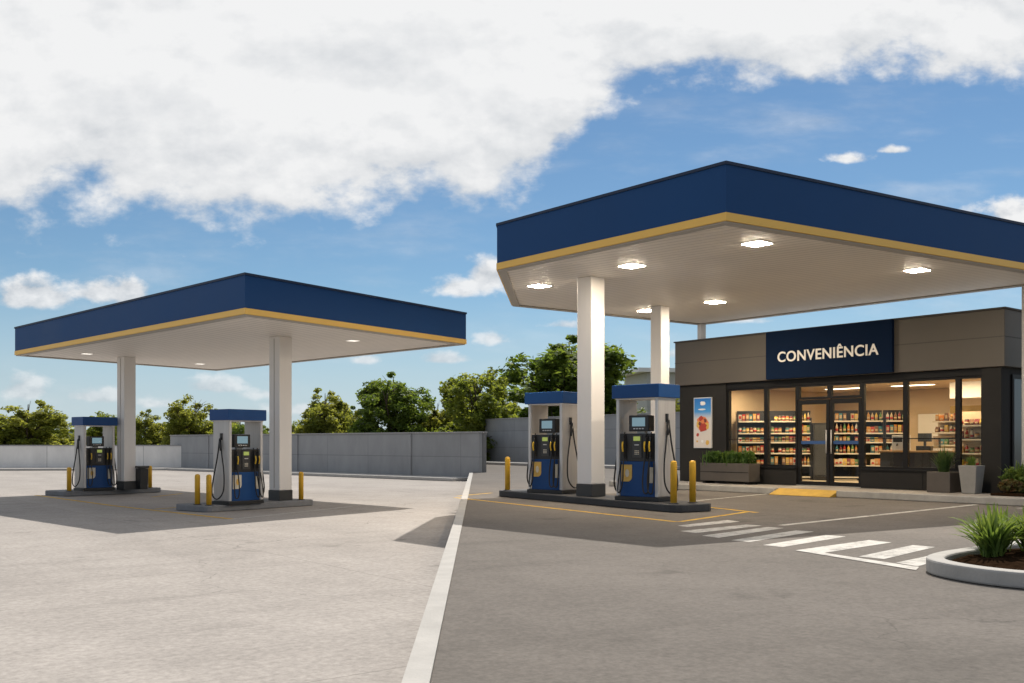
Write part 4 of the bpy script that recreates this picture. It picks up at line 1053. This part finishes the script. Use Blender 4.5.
def disc(cx, cz, r, m, y, nm='food_picture', n=12, jit=.25, sx=1.0):
    k = MB(); rr = random.Random(int(cx * 999 + cz * 777))
    pts = [(cx + sx * r * (1 + rr.uniform(-jit, jit)) * math.cos(a), cz + r * (1 + rr.uniform(-jit, jit)) * math.sin(a)) for a in np.linspace(0, 2 * math.pi, n, endpoint=False)]
    lo = [k.bm.verts.new((x, y + .003, z)) for x, z in pts]; hi = [k.bm.verts.new((x, y, z)) for x, z in pts]
    k.bm.faces.new(hi); k.bm.faces.new(lo)
    for i in range(n): k.bm.faces.new((lo[i], lo[(i + 1) % n], hi[(i + 1) % n], hi[i]))
    return k.build(nm, m, pic)
pcol = {n: mat('poster_' + n, c, .4) for n, c in (('orange', (.66, .20, .07)), ('redd', (.38, .04, .025)), ('gold', (.62, .38, .08)), ('darkred', (.14, .03, .03)), ('whitep', (.75, .75, .74)))}
q = pw
disc(0, .0, q * .30, pcol['orange'], -.048); disc(-.16 * q, -.08 * q, q * .17, pcol['gold'], -.050); disc(.22 * q, -.14 * q, q * .15, pcol['gold'], -.050)
disc(.02 * q, -.20 * q, q * .22, pcol['redd'], -.052); disc(-.05 * q, .16 * q, q * .13, pcol['redd'], -.053); disc(.14 * q, .08 * q, q * .09, pcol['darkred'], -.055); disc(-.14 * q, -.04 * q, q * .08, pcol['darkred'], -.055)
disc(.04 * q, .06 * q, q * .09, pcol['orange'], -.057)
disc(-.26 * q, -.52 * q, q * .075, pcol['redd'], -.05); disc(.28 * q, -.86 * q, q * .10, pcol['gold'], -.05); disc(-.3 * q, -.80 * q, q * .05, pcol['gold'], -.05); disc(0, -.80 * q, q * .06, pcol['whitep'], -.05)
disc(.02 * q, .84 * q, q * .09, pcol['whitep'], -.05, sx=1.6); disc(-.03 * q, .58 * q, q * .035, pcol['whitep'], -.05, sx=6, n=20, jit=.05)

def blades(name, n, h, spread, w, seed, m, parent, z=0.0, lx=0.0, droop=1.0, loc=(0, 0, 0)):
    """arching strap leaves rising from one base"""
    rr = random.Random(seed); bm = bmesh.new()
    for k in range(n):
        a = rr.uniform(0, 2 * math.pi); L = h * rr.uniform(.65, 1.15); lean = rr.uniform(.1, 1.0) * spread; ww = w * rr.uniform(.7, 1.2)
        bx, by = rr.uniform(-lx, lx), rr.gauss(0, .03 + lx * .12); d = Vector((math.cos(a), math.sin(a), 0)); sd_ = Vector((-d.y, d.x, 0)); prev = None
        for i in range(8):
            t = i / 7; r_ = lean * (t ** 1.4); zz = L * (t - droop * .55 * (lean / max(spread, .01)) * t ** 2.6)
            p = Vector((bx, by, z)) + d * (r_ + .02) + Vector((0, 0, zz)); wd = ww * (math.sin(math.pi * min(.98, t * .85 + .13)) ** .7) * .5
            if i == 7: wd = .001
            row = (bm.verts.new(p - sd_ * wd), bm.verts.new(p + Vector((0, 0, -wd * .5))), bm.verts.new(p + sd_ * wd))
            if prev:
                for q_ in (0, 1):
                    f = bm.faces.new((prev[q_], prev[q_ + 1], row[q_ + 1], row[q_])); f.smooth = True
            prev = row
    me = bpy.data.meshes.new(name); bm.to_mesh(me); bm.free(); return link(name, me, m, parent, loc)
def leafy(name, n, box, size, seed, m, parent, z):
    rr = random.Random(seed)
    cs = [(rr.uniform(-box[0], box[0]), rr.uniform(-box[1], box[1]), z + rr.uniform(0.05, box[2])) for _ in range(n)]
    return link(name, leaf_mesh(name, cs, [rr.uniform(.07, .14) for _ in cs], 34, size, seed), m, parent)

# long planter left of the glazing
qa, qb = fs(703.5, -.55), fs(752, -.55); Lp = qb - qa
x, y, z = SP((qa + qb) / 2, -.45, .004)
pt = thing('planter_box', 'long dark planter box under the poster and first shop window', 'planter', (x, y, z), SRZ)
hp = .56
o = MB(); o.ring([(-Lp / 2, -.24), (Lp / 2, -.24), (Lp / 2, .24), (-Lp / 2, .24)], [(-Lp / 2 + .04, -.20), (Lp / 2 - .04, -.20), (Lp / 2 - .04, .20), (-Lp / 2 + .04, .20)], .07, hp); o.build('box', M['planter'], pt, bevel=.008)
MB().box((0, 0, hp - .10), (Lp - .1, .38, .06)).build('soil', M['soil'], pt)
MB().box((0, -.243, .32), (Lp - .02, .008, .014)).build('groove', M['frame'], pt)
for sx_ in (-1, 1): MB().box((sx_ * (Lp / 2 - .1), 0, .035), (.10, .4, .07)).build('foot', M['frame'], pt)
sh = thing('shrub', 'clipped leafy shrubs growing in the long dark planter box', 'shrub', (x, y, z + hp - .07), SRZ)
leafy('foliage', 80, (Lp / 2 - .08, .16, .34), .035, 3, M['shrub'], sh, 0)
blades('upright_leaves', 260, .42, .14, .022, 8, M['shrub'], sh, 0, Lp / 2 - .12, .3)
# dark cube planter with spiky grass
x, y, z = SP(fs(943.5, -.45), -.42, .004)
t = thing('planter_box', 'small square dark planter below the right shop windows', 'planter', (x, y, z), SRZ)
o = MB(); o.ring([(-.27, -.27), (.27, -.27), (.27, .27), (-.27, .27)], [(-.23, -.23), (.23, -.23), (.23, .23), (-.23, .23)], .0, .46); o.build('box', M['planter'], t, bevel=.01)
MB().box((0, 0, .38), (.45, .45, .05)).build('soil', M['soil'], t)
t = thing('grass_plant', 'spiky dark green plant in the square dark planter', 'plant', (x, y, z + .405), 0)
blades('leaves', 150, .62, .30, .022, 21, M['grassy'], t, 0, .08, .5)
# tapered pale grey planter
x, y, z = SP(fs(971, -.55), -.52, .004)
t = thing('planter_pot', 'tall tapered pale grey pot beside the corner pier', 'planter', (x, y, z), SRZ)
o = MB()
for k, (r_, zz) in enumerate(((.145, 0), (.20, .62), (.165, .62), (.16, .54))):
    pass
o.bm.free(); o = MB()
rings = [[o.bm.verts.new((sx_ * r_, sy_ * r_, zz)) for sx_, sy_ in ((-1, -1), (1, -1), (1, 1), (-1, 1))] for r_, zz in ((.15, 0), (.205, .62), (.175, .62), (.165, .52))]
o.bm.faces.new(rings[0][::-1]); o.bm.faces.new(rings[-1])
for a_r, b_r in zip(rings, rings[1:]):
    for k in range(4): o.bm.faces.new((a_r[k], a_r[(k + 1) % 4], b_r[(k + 1) % 4], b_r[k]))
o.build('pot', M['planter_g'], t, bevel=.012)
MB().box((0, 0, .54), (.31, .31, .03)).build('soil', M['soil'], t)
t = thing('grass_plant', 'small fresh green tuft in the tall grey pot', 'plant', (x, y, z + .553), 0)
blades('leaves', 60, .28, .14, .025, 31, M['blade'], t, 0, .04, .4)
# bed at the right side of the shop
bed = [sp2(SLEN + .22, -1.0), sp2(SLEN + 4, -1.0), sp2(SLEN + 4, 2.2), sp2(SLEN + .22, 2.2)]
struct(MB().prism(bed, ZS + .002, ZS + .05).build('planting_soil', M['soil']))
for k, (s_, n_, h, sp_, lab) in enumerate(((.40, -.05, .62, .40, 'leafy bush against the right side of the shop'), (.85, .55, .95, .55, 'bright bushy plant at the edge of the frame by the shop'), (.42, -.55, .28, .22, 'low reddish ground plant at the foot of the corner pier'))):
    x, y, z = SP(SLEN + s_, n_, .05); t = thing('shrub', lab, 'shrub', (x, y, z))
    leafy('foliage', 46 if k < 2 else 20, (sp_ * .7, sp_ * .7, h * .8), .045, 40 + k, M['blade'] if k < 2 else leafmat('red_leaf', (.10, .05, .02), (.09, .10, .03), scale=8), t, 0)
    if k < 2: blades('leaves', 90, h * 1.15, sp_, .04, 50 + k, M['blade'], t, 0, .1, .6)

# kerbed planting island, bottom right
outl = [(8.5, 7.15), (6.8, 7.55), (5.5, 7.95), (4.85, 8.2), (4.42, 8.45), (4.15, 8.8), (4.02, 9.25), (4.08, 9.66), (4.37, 10.07), (4.89, 10.52), (5.9, 11.3), (8.5, 13.1)]
sm_ = [tuple(p)[:2] for p in bez([(a_, b_, 0) for a_, b_ in outl], 4)]
ib = thing('planting_bed', 'raised planting bed with rounded pale kerb at the lower right', 'planting bed', (0, 0, PAD + .004))
MB().ring(sm_, offset_poly(sm_, .17), 0, .145).build('kerb', M['kerb_pale'], ib, bevel=.02)
gs = bmesh.new(); inn = offset_poly(sm_, .165); cen = (6.6, 9.8); prev = None
RN = 14
grid = []
for j in range(RN + 1):
    f_ = j / RN; row = []
    for (a_, b_) in inn:
        xx, yy = cen[0] + (a_ - cen[0]) * (1 - f_ * .97), cen[1] + (b_ - cen[1]) * (1 - f_ * .97)
        zz = .10 + .10 * (1 - (1 - f_) ** 2) + .035 * mnoise.noise((xx * 3.1, yy * 3.1, 0)) + .02 * mnoise.noise((xx * 11, yy * 11, 2))
        row.append(gs.verts.new((xx, yy, zz if j else .08)))
    grid.append(row)
for a_r, b_r in zip(grid, grid[1:]):
    for k in range(len(a_r)): gs.faces.new((a_r[k], a_r[(k + 1) % len(a_r)], b_r[(k + 1) % len(a_r)], b_r[k]))
gs.faces.new(grid[-1]); bmesh.ops.recalc_face_normals(gs, faces=list(gs.faces))
gme = bpy.data.meshes.new('soil'); gs.to_mesh(gme); gs.free(); link('soil', gme, M['soil'], ib)
for k, (x, y, h, sp_, lab) in enumerate(((4.78, 9.75, .52, .42, 'arching strap leaved clump at the near tip of the planting bed'), (5.25, 9.85, .56, .44, 'taller strap leaved clump at the right edge of the picture'), (5.15, 10.4, .50, .40, 'strap leaved clump at the back of the planting bed'), (5.7, 10.2, .5, .4, 'strap leaved clump beyond the frame edge in the planting bed'))):
    t = thing('strap_plant', lab, 'plant', (x, y, PAD + .11), 0, 'strap leaved plants in the bed')
    blades('leaves', 150, h, sp_, .034, 70 + k, M['blade'], t, 0, .07, .75)
